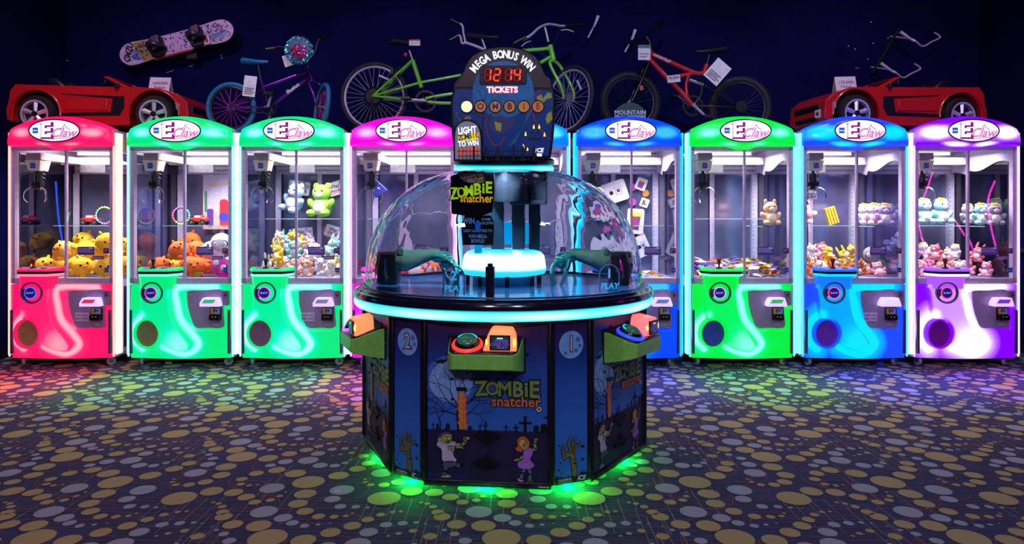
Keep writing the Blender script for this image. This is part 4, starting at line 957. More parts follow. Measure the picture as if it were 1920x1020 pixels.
for P_ in ([(765, 455), (800, 430), (815, 465), (850, 420), (880, 425), (885, 460), (845, 470), (815, 500), (780, 490)], [(440, 640), (500, 655), (490, 720), (455, 705)], [(850, 580), (880, 560), (890, 620), (850, 660), (835, 620)]): mb.flat([Q(*p) for p in P_], y-.0013)
mb.mat(PINK_)
for P_ in ([(715, 720), (730, 712), (745, 725), (735, 732)], [(760, 725), (780, 712), (790, 722), (770, 735)], [(745, 750), (752, 735), (760, 752)], [(700, 770), (712, 790), (724, 772), (738, 792), (750, 774), (765, 794), (776, 774), (790, 790), (800, 772), (790, 765), (700, 762)]): mb.flat([Q(*p) for p in P_], y-.0014)
# skeleton hand left
mb.mat(PBN).line(catmull([Q(*p) for p in [(180, 640), (160, 610), (145, 585), (160, 570)]], 4), .006, y-.0014); mb.disc(*Q(236, 615), .018, y-.0014, 16, .012)
LAM = mat('candle_flame', (255, 205, 60), .4, emit=(255, 200, 60), es=1.3)
mb.mat(LAM)
for (x_, z_) in ((745, 680), (787, 680), (682, 735), (828, 740), (665, 830), (697, 855)): mb.flat(catmull([Q(x_-7, z_+14), Q(x_-5, z_-2), Q(x_, z_-18), Q(x_+6, z_-2), Q(x_+7, z_+14)], 3, True), y-.0016)
mb.mat(mat('marquee_white', (245, 248, 250), .4, emit=(240, 246, 250), es=.95)); mb.text('ICE', .03, *Q(787, 862), y-.0016, .03, shear=.2); mb.box(Q(768, 0)[0], Q(808, 0)[0], y-.002, y-.001, Q(0, 908)[1], Q(0, 885)[1])
art = mb.build('face_art', board, smooth=0)
# arched heading
mb = MB(PINK_); T_ = 'MEGA BONUS WIN'; us = [0, .082, .152, .222, .29, .355, .43, .505, .58, .65, .715, .775, .862, .925, 1]
wid = {' ': .6, 'M': 1.25, 'W': 1.3, 'I': .55}
tot = sum(wid.get(c, 1) for c in T_); acc = 0
lay = []
for ch in T_:
    w_ = wid.get(ch, 1); u = (acc+w_/2)/tot; acc += w_
    a = math.radians(149-114*u); lay.append((ch, a))
def headline(m, y_, b, s_=.056):
    mb.mat(m)
    for ch, a in lay:
        if ch == ' ': continue
        x, z = Q(510+275*math.cos(a), 395-262*math.sin(a)); mb.text(ch, s_, x, z, y_, b, rot=(a-PI/2)*.95, sx=.74)
headline(mat('headline_edge', (90, 120, 130), .4, emit=(60, 100, 110), es=.4), y-.0015, .06); headline(_M['marquee_white'], y-.0022, .028)
mb.build('heading', board, smooth=0); mb = MB()
x, z = Q(503, 400); mb.mat(mat('tickets_red', (235, 30, 24), .4, emit=(240, 28, 20), es=1.1)).text('TICKETS', .043, x, z, y-.0015, .085, sx=1.0); mb.mat(_M['marquee_white']).text('TICKETS', .043, x, z, y-.0024, .03, sx=1.0)
mb.build('tickets_lettering', board, smooth=0)
# seven-segment counter
x0, z0 = Q(330, 358); x1, z1 = Q(690, 218)
disp = MB(BLACK).prism(rrect(x0, x1, z0, z1, .012), y-.018, y+.001).build('counter', board, bevel=.003)
x0, z0 = Q(355, 346); x1, z1 = Q(655, 234)
SEG = {'1': 'bc', '2': 'abged', '4': 'fgbc', '8': 'abcdefg'}
def digits(s_, seg_on, m, y_):
    mb = MB(m); h = Q(0, 245)[1]-Q(0, 332)[1]; w_ = h*.5
    for ch, cx in zip(s_, (392, 463, 550, 617)):
        c = Q(cx, 288)
        if ch == ' ': continue
        for g in 'abcdefg':
            if g not in SEG[ch]: continue
            hx = {'a': (0, 1), 'd': (0, -1), 'g': (0, 0), 'b': (1, .5), 'c': (1, -.5), 'f': (-1, .5), 'e': (-1, -.5)}[g]
            px, pz = c[0]+hx[0]*w_/2+.08*hx[1]*h/2, c[1]+hx[1]*h/2
            if g in 'adg': mb.flat([(px-w_*.4, pz-.004), (px+w_*.4, pz-.004), (px+w_*.42, pz+.004), (px-w_*.38, pz+.004)], y_)
            else: mb.flat([(px-.0045-.04*h/2, pz-h*.2), (px+.0045-.04*h/2, pz-h*.2), (px+.0045+.04*h/2, pz+h*.2), (px-.0045+.04*h/2, pz+h*.2)], y_)
    return mb
mb = MB(mat('counter_window', (52, 6, 10), .2, emit=(60, 4, 8), es=.7)).flat([(x0, z0), (x1, z0), (x1, z1), (x0, z1)], y-.0185); w_ = mb.build('window', disp)
digits('8888', 1, mat('segment_off', (80, 12, 14), .3, emit=(92, 8, 12), es=.8), y-.019).build('unlit_digits', disp, smooth=0)
ON = mat('segment_on', (255, 60, 30), .3, emit=(255, 56, 26), es=1.6)
for k, ch in enumerate('1214'): digits('    '[:k]+ch, 1, ON, y-.0198).build('digit', disp, smooth=0)
for k, ch in enumerate('ZOMBIE'):
    x, z = Q((229, 335, 449, 559, 668, 777)[k], 527); on = k == 0
    b = MB(mat('bulb_rim', (30, 24, 34), .3)).lathe([(.033, -.002), (.034, .006), (.03, .01), (.0285, .006)], (x, y, z), 28, 'y').build('letter_lamp', board)
    mb = MB(mat('bulb_lit', (255, 240, 170), .3, emit=(255, 236, 160), es=1.8) if on else mat('bulb_amber', (196, 128, 66), .3, emit=(150, 90, 40), es=.55))
    mb.disc(x, z, .029, y-.005, 28); mb.mat([mat('bulb_z', (255, 214, 120), .4, emit=(255, 214, 130), es=1.2), mat('ltr_violet', (70, 40, 110), .4), mat('ltr_blue', (40, 70, 150), .4), mat('ltr_navy', (40, 40, 80), .4), mat('ltr_pink', (160, 60, 110), .4), mat('ltr_red', (170, 40, 50), .4)][k]).text(ch, .045, x, z, y-.0058, .03); mb.build('lens', b, smooth=0)
# tombstone notice, fence
def QT(x, y_): return Q(x, y_)
o_ = [QT(*p) for p in [(130, 945), (130, 760), (140, 690), (175, 645), (235, 625), (300, 645), (335, 690), (350, 760), (352, 945)]]
P_ = catmull(o_[1:-1], 4); P_ = [o_[0]]+P_+[o_[-1]]
tb = MB(BLACK).prism(P_, y-.05, y-.02).build('notice_board', top, bevel=.004)
cx, cz = QT(241, 800); mb = MB(mat('tomb_grey', (130, 134, 152), .4, emit=(120, 124, 142), es=.35)).flat([(cx+(x-cx)*.88, cz+(z-cz)*.9) for x, z in P_], y-.051)
W_ = _M['marquee_white']
mb.mat(W_).text('LIGHT', .048, *QT(236, 712), y-.052, .03, rot=.1, sx=.72); mb.text('TO WIN', .038, *QT(245, 812), y-.052, .025, rot=.08, sx=.75)
x, z = QT(244, 762); mb.mat(mat('tag_yellow', (240, 220, 30), .4, emit=(236, 214, 20), es=.6)).flat([(x-.055, z-.024), (x+.052, z-.012), (x+.055, z+.024), (x-.05, z+.014)], y-.0515)
for k, ch in enumerate('ZOMBIE'): mb.mat([mat('c1', (40, 20, 110), .4), mat('c2', (170, 30, 120), .4), mat('c3', (20, 70, 190), .4), mat('c4', (20, 130, 90), .4), mat('c5', (230, 120, 20), .4), mat('c6', (200, 40, 40), .4)][k]).text(ch, .04, x-.043+k*.0175, z-.004+k*.003, y-.0526, .03, rot=.1, sx=.75)
mb.mat(mat('bonus_red', (235, 60, 40), .4, emit=(235, 60, 36), es=.8)).text('BONUS', .05, *QT(246, 872), y-.052, .03, rot=.1, sx=.68); mb.build('notice', tb, smooth=0)
mb = MB(BLACK); xa, za = Q(160, 925); xb, zb = Q(770, 925)
for z_ in (905, 868): q0, q1 = Q(165, z_), Q(770, z_); mb.box(q0[0], q1[0], y-.075, y-.072, q0[1]-.002, q0[1]+.002)
for x_ in range(175, 770, 28): q0, q1 = Q(x_, 940), Q(x_, 842); mb.box(q0[0]-.0015, q0[0]+.0015, y-.0765, y-.0735, q0[1], q1[1])
for x_ in (288, 380, 470, 590, 660, 745): q0, q1 = Q(x_, 945), Q(x_, 830); mb.box(q0[0]-.005, q0[0]+.005, y-.078, y-.07, q0[1], q1[1])
mb.build('fence', top)
# green under-glow lamps
for a, e in ((-PI/2, 5), (-PI/6+.12, 4.5), (-PI/3+.0, 4), (-5*PI/6, 3.5), (-2*PI/3, 3.5), (PI/2, 3)):
    d = bpy.data.lights.new('underglow_led', 'POINT'); d.energy = e*3; d.color = lin((0, 255, 60)); d.shadow_soft_size = .02
    o = bpy.data.objects.new('underglow_led', d); C.objects.link(o); o.parent = GAME; r = .70 if abs(a+PI/3) > .2 and abs(a+2*PI/3) > .2 else .74; o.location = (r*math.cos(a), r*math.sin(a), .024)
d = bpy.data.lights.new('dome_fill_spot', 'SPOT'); d.energy = 200; d.spot_size = 2.9; d.color = (.55, .8, 1); d.shadow_soft_size = .06  # spot added under the dome top to brighten the playfield
o = bpy.data.objects.new('dome_fill_spot', d); C.objects.link(o); o.parent = GAME; o.location = (0, -.16, 1.5)
o = MB(BLACK).tube(catmull([(.66, .18, .6), (.74, .2, .3), (.72, .22, .1), (.735, .2, .012), (.76, .16, .01)], 5), .005, 6).build('power_cable', GAME)
# ---------------------------------------------------------------- prizes standing on the cabinets and hung on the wall
ZR = 1.98
def X_(px, Y): return (px-960)/1303*Y
def Zz(py, Y): return 1.261+(405-py)/1303*Y
CARR = mat('car_red', (190, 30, 34), .28, coat=.5, var=.05); CARD = mat('car_black_stripe', (24, 22, 34), .35); TYRE = mat('tyre_black', (18, 17, 24), .7)
RIMC = mat('car_rim_chrome', (225, 210, 230), .3, .45)
def ride_on_car(x, y, yaw, mirror, label, sign_label, price, nose_tag):
    """nose along +x; lengths in metres"""
    t = empty('ride_on_car', (x, y, ZR+.003), yaw, label, 'ride-on toy car', 'red ride-on cars on the cabinets')
    s = -1 if mirror else 1
    WR, WF, R = -.53, .5, .165; H = .27
    prof = [(-.78, .12), (-.79, .2), (-.77, .27), (-.755, .37), (-.71, .425), (-.2, .41), (.2, .4), (.36, .4), (.55, .388), (.7, .34), (.785, .27), (.8, .12), (.72, .07)]
    low = [(WF+.215, .07)]+[(WF+.215*math.cos(a), .165+.215*math.sin(a)) for a in [PI*k/12 for k in range(0, 13)]]+[(WF-.215, .07), (WR+.215, .07)]+[(WR+.205*math.cos(a), .165+.205*math.sin(a)) for a in [PI*k/12 for k in range(0, 13)]]+[(WR-.205, .1)]
    out = [(s*a, b) for a, b in prof+low]
    MB(CARR).prism(out, -H, H).build('body', t, bevel=.03, seg=4)
    for sy in (-1, 1):
        for c in (WF, WR):
            fl = MB(CARR); n = 18; vs = []
            for k in range(n+1):
                a = PI*(-.02+1.04*k/n)
                for rr, yy in ((.209, H-.01), (.214, H+.009), (.221, H+.007), (.228, H-.002)): vs.append((s*(c+rr*math.cos(a)), sy*yy, .165+rr*math.sin(a)*.98))
            fl.add(vs, [(4*k+j, 4*k+j+1, 4*k+j+5, 4*k+j+4) for k in range(n) for j in range(3)])
            fl.build('fender', t)
        q = MB(CARD); yy = sy*(H+.001)
        q.add([(s*a, yy, b) for a, b in [(-.32, .342), (.24, .318), (.24, .22), (.2, .15), (-.36, .145), (-.36, .175), (.12, .185), (.14, .3), (-.3, .335)]], [tuple(range(9))]).build('side_stripe', t)
        q = MB(CARR).box(min(s*-.28, s*.1), max(s*-.28, s*.1), min(sy*(H-.002), sy*(H+.012)), max(sy*(H-.002), sy*(H+.012)), .2, .3).build('door', t, bevel=.01)
        for c in (WF, WR):
            w_ = MB(TYRE).lathe([(.1, -.06), (.15, -.06), (.163, -.04), (.165, 0), (.163, .04), (.15, .06), (.1, .06)], (s*c, sy*(H-.045), .165), 32, 'y').build('wheel', t)
            r_ = MB(RIMC).lathe([(.118, .062*1), (.122, .0645), (.105, .063), (.103, .03)], (s*c, 0, .165), 32, 'y')
            r_.v = [(a, (b-.0) , c_) for a, b, c_ in r_.v]
            for k in range(5):
                a = 2*PI*k/5+.3; d = Vector((math.cos(a), 0, math.sin(a))); e = Vector((-math.sin(a), 0, math.cos(a)))
                c0 = Vector((s*c, 0, .165)); vs = []
                for (rr, ww) in ((.012, .014), (.112, .022)):
                    for g, dy in ((-1, -.05), (0, -.062), (1, -.05)): vs.append(c0+d*rr+e*ww*g+Vector((0, dy, 0)))
                r_.add(vs, [(0, 1, 4, 3), (1, 2, 5, 4)])
            r_.mat(CARD).lathe([(0, .07), (.022, .068), (.026, .05)], (s*c, 0, .165), 16, 'y')
            rb = r_.build('rim', w_); rb.location.y = sy*(H-.043); 
            if sy > 0: rb.scale.y = -1
            else: pass
            MB(mat('hub_dark', (26, 24, 34), .5)).cyl((s*c, sy*(H-.04), .165), (s*c, sy*(H-.015), .165), .105, n=24).build('hub', w_)
    nose = MB(BLACK).box(min(s*.772, s*.8), max(s*.772, s*.8), -.19, .19, .19, .245); nose.box(min(s*.79, s*.806), max(s*.79, s*.806), -.16, .16, .1, .145).build('grille', t, bevel=.006)
    for sy in (-1, 1):
        MB(mat('headlight_glass', (160, 165, 190), .15, .4)).add([(s*.775, sy*.215, .2), (s*.70, sy*(H+.002), .2), (s*.68, sy*(H+.002), .262), (s*.755, sy*.21, .262)], [(0, 1, 2, 3)]).box(min(s*.69, s*.72), max(s*.69, s*.72), min(sy*H, sy*(H+.004)), max(sy*H, sy*(H+.004)), .205, .255).build('headlight', t)
    # cockpit
    MB(BLACK).box(min(s*-.6, s*.1), max(s*-.6, s*.1), -.2, .2, .37, .413).build('cockpit', t)
    for sy in (-1, 1): MB(CARD).prism([(s*-.5, .37), (s*-.32, .37), (s*-.34, .43), (s*-.42, .5), (s*-.5, .5)], sy*.1-.075, sy*.1+.075).build('seat', t, bevel=.02)
    st = MB(BLACK).tube([(s*.0+.02*s*math.sin(a), -.1+.055*math.cos(a), .46+.055*math.sin(a)) for a in [2*PI*k/20 for k in range(20)]], .008, 6, True); st.cyl((s*.0, -.1, .46), (s*.12, -.1, .38), .01).build('steering_wheel', t)
    ws = MB(CARR)
    for sy in (-1, 1): ws.add([(s*.36, sy*.235, .36), (s*.28, sy*.24, .36), (s*.02, sy*.2, .5), (s*.06, sy*.2, .505), (s*.36, sy*.215, .36), (s*.28, sy*.22, .36), (s*.02, sy*.18, .5), (s*.06, sy*.18, .505)], [(0, 1, 2, 3), (7, 6, 5, 4), (0, 3, 7, 4), (1, 5, 6, 2)])
    ws.box(min(s*.02, s*.06), max(s*.02, s*.06), -.2, .2, .49, .508).build('windshield_frame', t, bevel=.006)
    MB(glass('smoked_glass', (.35, .35, .45), 1)).add([(s*.34, -.21, .365), (s*.34, .21, .365), (s*.05, .18, .495), (s*.05, -.18, .495)], [(0, 1, 2, 3)]).build('windshield', t)
    MB(CARD).box(min(s*.16, s*.2), max(s*.16, s*.2), -.3, -.26, .39, .43).cyl((s*.18, -.26, .4), (s*.2, -.2, .385), .01).build('mirror', t, bevel=.008)
    if nose_tag: MB(PAPER).box(min(s*.802, s*.806), max(s*.802, s*.806), -.22, -.14, .13, .2).mat(PRE).box(min(s*.804, s*.808), max(s*.804, s*.808), -.2, -.16, .15, .18).build('sticker', t)
    # folded price card on the hood
    sg = empty('price_card', (x+s*.3*math.cos(yaw) if 0 else x, y, ZR), 0, sign_label, 'price card')
    off = Vector((s*.42*math.cos(yaw), s*.42*math.sin(yaw), 0))
    sg.location = (x+off.x, y+off.y, ZR+.405); sg.rotation_euler.z = .12*s
    MB(PAPER).add([(-.09, -.05, 0), (.09, -.05, 0), (.09, -.0, .135), (-.09, -.0, .135), (.09, .06, 0), (-.09, .06, 0)], [(0, 1, 2, 3), (3, 2, 4, 5)]).build('card', sg)
    tx = MB(PINK_); tx.T = Matrix.Translation((0, -.031, .055)) @ Matrix.Rotation(-.36, 4, 'X'); tx.text(price, .042, 0, .025, 0, .015).text('Tickets', .036, 0, -.02, 0, .015, shear=.2).build('writing', sg)
    return t
ride_on_car(X_(213, 6.3), 6.3, 0, False, 'red ride-on convertible toy car on the two leftmost cabinets', 'folded price card on the hood of the left toy car', '160,000', False)
ride_on_car(X_(1664, 6.33), 6.33, .16, True, 'red ride-on convertible toy car on the two rightmost cabinets', 'folded price card on the hood of the right toy car', '175,000', True)
# ---- bicycles: joints measured on the photo, each at its own depth
def wheel(t, c, ax, R, tyre_m, rim_m, spoke_m, tw, ns=24, rimw=.012, knob=False):
    """c centre, ax axle direction, R outer radius"""
    c = Vector(c); ax = Vector(ax).normalized(); u = Vector((0, 0, 1)); u = (u-ax*u.dot(ax)).normalized(); w_ = ax.cross(u)
    cir = lambda r, n: [c+(u*math.cos(2*PI*i/n)+w_*math.sin(2*PI*i/n))*r for i in range(n)]
    wt = MB(tyre_m).tube(cir(R-tw, 56), tw, 10, True)
    if knob:
        for i in range(72):
            a = 2*PI*i/72; d = u*math.cos(a)+w_*math.sin(a); e = -u*math.sin(a)+w_*math.cos(a)
            for s in (-.5, .5): p = c+d*(R-.003)+ax*tw*s; wt.cyl(p, p+d*.01, .006, n=5)
    wt = wt.build('wheel', t)
    rm = MB(rim_m).tube(cir(R-2*tw-rimw*.5, 56), rimw, 8, True).build('rim', wt)
    sp_ = MB(spoke_m)
    for i in range(ns):
        a = 2*PI*i/ns; d = u*math.cos(a)+w_*math.sin(a); b = a+(.5 if i % 2 else -.5); h = u*math.cos(b)+w_*math.sin(b)
        sp_.cyl(c+h*.018+ax*(.022 if i % 2 else -.022), c+d*(R-2*tw-rimw), .0019, n=5)
    sp_.build('spokes', wt)
    MB(STEEL).cyl(c-ax*.035, c+ax*.035, .014).cyl(c-ax*.026, c-ax*.02, .024).cyl(c+ax*.02, c+ax*.026, .024).build('hub', wt)
    return wt
def rod(name, t, pts, r, m, r1=None, **k): return MB(m).tube(catmull(pts, 5) if len(pts) > 2 else pts, r, 10, r1=r1).build(name, t, **k)
def saddle(t, c, L, m, dirx=1, tilt=0):
    vs = []; secs = [(-.5, .28, .0, .035), (-.42, .5, .008, .05), (-.2, .5, .0, .05), (.05, .28, -.005, .04), (.3, .14, -.006, .03), (.48, .1, -.004, .024), (.5, .05, -.006, .015)]
    n = 12
    for (u, w_, z, h) in secs:
        for i in range(n):
            a = 2*PI*i/n; vs.append((c[0]+dirx*u*L, c[1]+w_*L*.5*math.cos(a), c[2]+z-tilt*u*L+h*.5*math.sin(a)))
    return MB(m).add(vs, [(j*n+i, (j+1)*n+i, (j+1)*n+(i+1) % n, j*n+(i+1) % n) for j in range(len(secs)-1) for i in range(n)]+[tuple(range(n)), tuple(range(len(vs)-1, len(vs)-n-1, -1))]).build('saddle', t)
def crank(t, c, R, ax=(0, 1, 0), teeth=28, arm_a=.2, L=.15, pedal=True, m=None):
    c = Vector(c); m = m or DARK
    mb = MB(m); n = teeth*2; 
    for i in range(n):
        a, b = 2*PI*i/n, 2*PI*(i+1)/n; r = R if i % 2 else R*.94
        vs = [c+Vector((math.cos(q)*rr, y, math.sin(q)*rr)) for q in (a, b) for rr in (R*.78, r) for y in (-.012, -.006)]
        mb.add(vs, [(0, 1, 3, 2), (4, 6, 7, 5), (0, 2, 6, 4), (1, 5, 7, 3), (2, 3, 7, 6), (0, 4, 5, 1)])
    for k in range(4):
        a = k*PI/2+.4; d = Vector((math.cos(a), 0, math.sin(a))); mb.cyl(c+d*.01+Vector((0, -.009, 0)), c+d*R*.85+Vector((0, -.009, 0)), .009, n=6)
    cr = mb.build('chainring', t)
    for s in (0, 1):
        a = arm_a+s*PI; d = Vector((math.cos(a), 0, math.sin(a))); y = -.035 if s == 0 else .06
        e = c+d*L+Vector((0, y, 0)); ca = MB(mat('crank_silver', (165, 150, 175), .35, .2)).cyl(c+Vector((0, y, 0)), e, .014, .011, n=8).build('crank_arm', t)
        if pedal: MB(BLACK).box(e.x-.045, e.x+.045, e.y-(.09 if s == 0 else 0), e.y+(0 if s == 0 else .09), e.z-.012, e.z+.012).build('pedal', ca, bevel=.004)
    return cr
def card(name, px, py, Y, w_, h, rz, label, parent=None, rows=3, m=None, txt=None, ts=.03, cat='price tag', yaw=0, band=None):
    mb = MB(m or PAPER); T_ = Matrix.Translation(P3(px, py, Y)) @ Matrix.Rotation(yaw, 4, 'Z') @ Matrix.Rotation(-rz, 4, 'Y'); mb.T = T_
    mb.box(-w_/2, w_/2, 0, .002, -h/2, h/2)
    mb.mat(mat('tag_print', (110, 96, 120), .7))
    for k in range(rows): z = -h*.1-k*h*.36/max(1, rows); mb.box(-w_*.38, w_*(.38-.12*(k % 2)), -.0012, 0, z-h*.025, z+h*.025)
    if band: mb.mat(band).box(-w_/2, w_/2, -.001, .0, h*.28, h/2)
    if txt:
        mb.mat(PINK_)
        for k, s_ in enumerate(txt): mb.text(s_, ts, 0, h*.12-k*ts*1.05, -.002, .015)
    o = mb.build(name, parent)
    if label: tag(o, label, cat)
    return o
# teal youth bike
Y1 = 6.15; k_ = Y1/1303
t = empty('youth_bicycle', (X_(500, Y1), Y1, ZR), 0, 'teal wheeled youth bicycle with iridescent frame and sequin bag, on the green cabinets', 'bicycle')
t.location = (0, 0, 0); b1 = t
TEAL = mat('tyre_teal', (20, 96, 150), .6); IRI = mat('iridescent_frame', (120, 40, 150), .2, .75, var=.75, scale=5); MAGS = mat('spoke_magenta', (190, 40, 150), .4, .1)
p = lambda x, y, Y=Y1: P3(x, y, Y)
wheel(t, p(432, 202, 6.2), (.06, 1, 0), 49*6.2/1303, TEAL, mat('rim_black', (20, 18, 28), .4), MAGS, .021, 20)
wheel(t, p(603, 200, 6.1), (.86, .5, -.12), .215, TEAL, _M['rim_black'], MAGS, .021, 20)
hd0, hd1, bb, sc_ = p(576, 127), p(584.5, 150), p(504, 201), p(492.5, 163.5)
rod('top_tube', t, [p(576, 133), sc_], .013, IRI); rod('down_tube', t, [p(581, 143), bb], .015, IRI); rod('seat_tube', t, [p(487, 145), bb], .014, IRI)
rod('head_tube', t, [hd0, hd1], .018, IRI)
for dy in (-.05, .05):
    a = Vector(p(432, 202, 6.2))+Vector((0, dy, 0)); rod('chain_stay', t, [a, Vector(bb)+Vector((0, dy*.4, 0))], .008, IRI); rod('seat_stay', t, [a, Vector(sc_)+Vector((0, dy*.3, 0))], .008, IRI)
ax = Vector((.86, .5, -.12)).normalized(); fc = Vector(p(603, 200, 6.1))
for s in (-1, 1): rod('fork_blade', t, [Vector(hd1)+Vector((.01, 0, 0)), Vector(hd1)+ax*.05*s+Vector((.02, 0, -.03)), fc+ax*.055*s+Vector((-.02, 0, .1)), fc+ax*.055*s], .009, IRI)
rod('chain_guard', t, [p(455, 208), p(505, 213)], .006, DARK); crank(t, p(504, 201), .075, arm_a=1.3, L=.11)
rod('seat_post', t, [p(487, 145), p(483, 122)], .012, BLACK); saddle(t, p(477, 114.5), .24, mat('saddle_teal', (20, 110, 160), .4), 1, -.02)
MB(BLACK).tube(catmull([p(499, 92), p(530, 88), p(560, 104, 6.1), p(577, 112), p(590, 96, 6.2), p(597, 75, 6.25), p(619, 65, 6.3)], 5), .01, 8).build('handlebar', t)
for a, b in (((498, 92), (516, 90)), ((600, 71), (620, 64))): rod('grip', t, [p(*a, 6.2 if a[0] > 550 else Y1), p(*b, 6.3 if a[0] > 550 else Y1)], .017, BLACK)
rod('stem', t, [p(577, 112), hd0], .014, CHROME)
bag = MB(mat('bag_teal', (40, 80, 104), .5, bump=.2)); c = Vector(p(560, 94, 6.0)); bag.ell(c, (.122, .05, .122), 24, 14); bag = bag.build('handlebar_bag', t)
fl = MB(mat('sequin_magenta', (200, 20, 90), .2, .6)); rnd = random.Random(5)
sq = [fl, MB(mat('sequin_teal', (90, 200, 210), .2, .7)), MB(mat('sequin_violet', (110, 70, 220), .2, .7))]
for i in range(420):
    a, r = rnd.random()*2*PI, rnd.random()**.5; x, z = r*math.cos(a), r*math.sin(a)
    m = 0 if (math.hypot(x-.1, z+.15) < .52) else 1
    if m == 1 and z > -.1 and r < .78: continue
    if rnd.random() < .2: m = 2
    yy = -.05*math.sqrt(max(0, 1-r*r))-.003; q = c+Vector((x*.122, yy, z*.122)); e = .0055
    T = Matrix.Rotation(rnd.random()*PI, 3, 'Y') @ Matrix.Rotation(rnd.uniform(-.5, .5), 3, 'X')
    sq[m].add([q+T @ Vector(v) for v in ((-e, 0, -e), (e, 0, -e), (e, 0, e), (-e, 0, e))], [(0, 1, 2, 3)])
for m, nme in zip(sq, ('pink_sequins', 'teal_sequins', 'violet_sequins')): tag(m.build(nme, bag, smooth=0), kind='stuff')
card('hang_tag', 467, 161, 6.05, .11, .18, -.12, None, t, rows=4); card('hang_tag', 541, 112, 6.03, .1, .1, .3, None, t, rows=0)
mb = MB(PWH); d = (Vector(p(566, 152))-Vector(p(528, 180))); mb.T = Matrix.Translation(Vector(p(549, 165.5, 6.13))) @ Matrix.Rotation(-math.atan2(d.z, d.x), 4, 'Y'); mb.text('illusion', .048, 0, 0, -.012, .015).build('lettering', t)
# green tandem
Y2 = 6.4; p = lambda x, y, Y=Y2: P3(x, y, Y)
t = empty('tandem_bicycle', (0, 0, 0), 0, 'bright green tandem bicycle behind the ticket board', 'bicycle')
GRN = mat('tandem_green', (104, 190, 46), .3, coat=.4); GREYT = mat('tyre_dark', (26, 20, 34), .7); SILV = mat('rim_silver', (175, 158, 185), .35, .15); SPK = mat('spoke_silver', (160, 148, 172), .4, .15)
rc = p(701, 181.5, 6.5); wheel(t, rc, (.12, 1, 0), 66*6.5/1303, GREYT, SILV, SPK, .02, 32)
fa = Vector((.78, .62, -.1)).normalized(); fc = Vector(p(1066, 187, 6.35)); wheel(t, fc, fa, 66*6.35/1303, GREYT, SILV, SPK, .02, 32)
bb = p(798, 189.6); tt = p(773.4, 112.5); md = p(788, 155)
rod('seat_tube', t, [tt, p(790, 164)], .02, GRN); rod('mid_tube', t, [p(740, 168), p(788, 154.5), p(823, 148), p(870, 139), p(960, 120)], .013, GRN)
rod('boom_tube', t, [p(790, 187), p(830, 178), p(960, 160)], .016, GRN); rod('lower_tube', t, [bb, p(845, 193), p(985, 186)], .016, GRN)
for dy in (-.06, .06):
    a = Vector(rc)+Vector((.0, dy, 0)); rod('chain_stay', t, [a, Vector(bb)+Vector((-.03, dy*.4, 0))], .011, GRN); rod('seat_stay', t, [a, Vector(tt)+Vector((0, dy*.3, 0))], .011, GRN); rod('brace', t, [a, Vector(p(740, 168))+Vector((0, dy*.3, 0))], .01, GRN)
rod('seat_post', t, [tt, p(767, 94)], .013, STEEL); saddle(t, p(758, 78.5), .27, mat('saddle_black', (26, 22, 30), .5), 1, -.02)
card('ticket_label', 777, 79, 6.33, .1, .055, 0, None, t, rows=1, band=PRE)
MB(PRE).ell(p(760, 102), (.022, .02, .02)).build('reflector', t)
MB(DARK).cyl(Vector(rc)-Vector((0, .05, 0)), Vector(rc)-Vector((0, .03, 0)), .07, .09, n=28).build('cassette', t)
rod('derailleur', t, [p(694, 184), p(698, 198), p(703, 208)], .012, DARK)
crank(t, bb, .105, arm_a=PI-.08, L=.17); crank(t, p(975, 190), .1, arm_a=.9, L=.15)
rod('chain', t, [p(690, 210), p(745, 208), p(798, 210)], .004, DARK)
MB(DARK).box(p(733, 0)[0], p(738, 0)[0], 6.36, 6.44, Zz(140, Y2), Zz(128, Y2)).tube([p(735, 141), p(744, 130), p(751, 124)], .008).build('rear_brake', t)
rod('reflector_bar', t, [p(710, 141, 6.44), p(728, 149, 6.44)], .011, SILV)
# stoker bars and seat
rod('stoker_stem', t, [p(872, 79), p(890, 85), p(912, 94), p(930, 100)], .014, SILV)
rod('stoker_bar', t, [p(852, 40), p(866, 46), p(869, 62), p(872, 78), p(866, 80), p(863, 68), p(858, 66), p(848, 72)], .011, SILV)
rod('grip', t, [p(845.5, 36), p(862, 44)], .017, BLACK); rod('grip', t, [p(843, 75), p(860, 66)], .017, BLACK)
saddle(t, p(905, 68), .3, _M['saddle_black'], 1, 0); rod('seat_post', t, [p(903, 72), p(913, 98)], .013, STEEL)
# front bars
rod('handlebar', t, [p(970, 78, 6.15), p(993, 67, 6.2), p(1010, 52, 6.3), p(1026, 45, 6.4), p(1042, 46, 6.45), p(1055, 48, 6.5), p(1092, 45, 6.6)], .012, SILV)
rod('grip', t, [p(963, 81, 6.14), p(986, 69, 6.18)], .018, BLACK); rod('grip', t, [p(1060, 48, 6.5), p(1093, 45, 6.6)], .018, BLACK)
rod('brake_lever', t, [p(978, 87), p(985, 80), p(996, 76)], .006, SILV); rod('brake_lever', t, [p(1052, 56), p(1064, 55), p(1076, 59)], .006, SILV)
rod('stem', t, [p(1021, 50), p(1024, 60), p(1028, 78)], .016, STEEL)
ht0, ht1 = p(1031.5, 84), p(1038, 113); rod('head_tube', t, [ht0, ht1], .025, GRN); rod('top_tube', t, [p(1033, 90), p(1000, 93), p(960, 96)], .018, GRN); rod('down_tube', t, [p(1037, 104), p(1012, 118), p(960, 150)], .018, GRN)
rod('front_seat_tube', t, [p(915, 100), p(975, 190)], .018, GRN)
for s in (-1, 1): rod('fork_blade', t, [Vector(ht1), Vector(ht1)+fa*.07*s+Vector((.02, 0, -.05)), fc+fa*.075*s+Vector((-.01, 0, .1)), fc+fa*.06*s], .017, GRN, r1=.011)
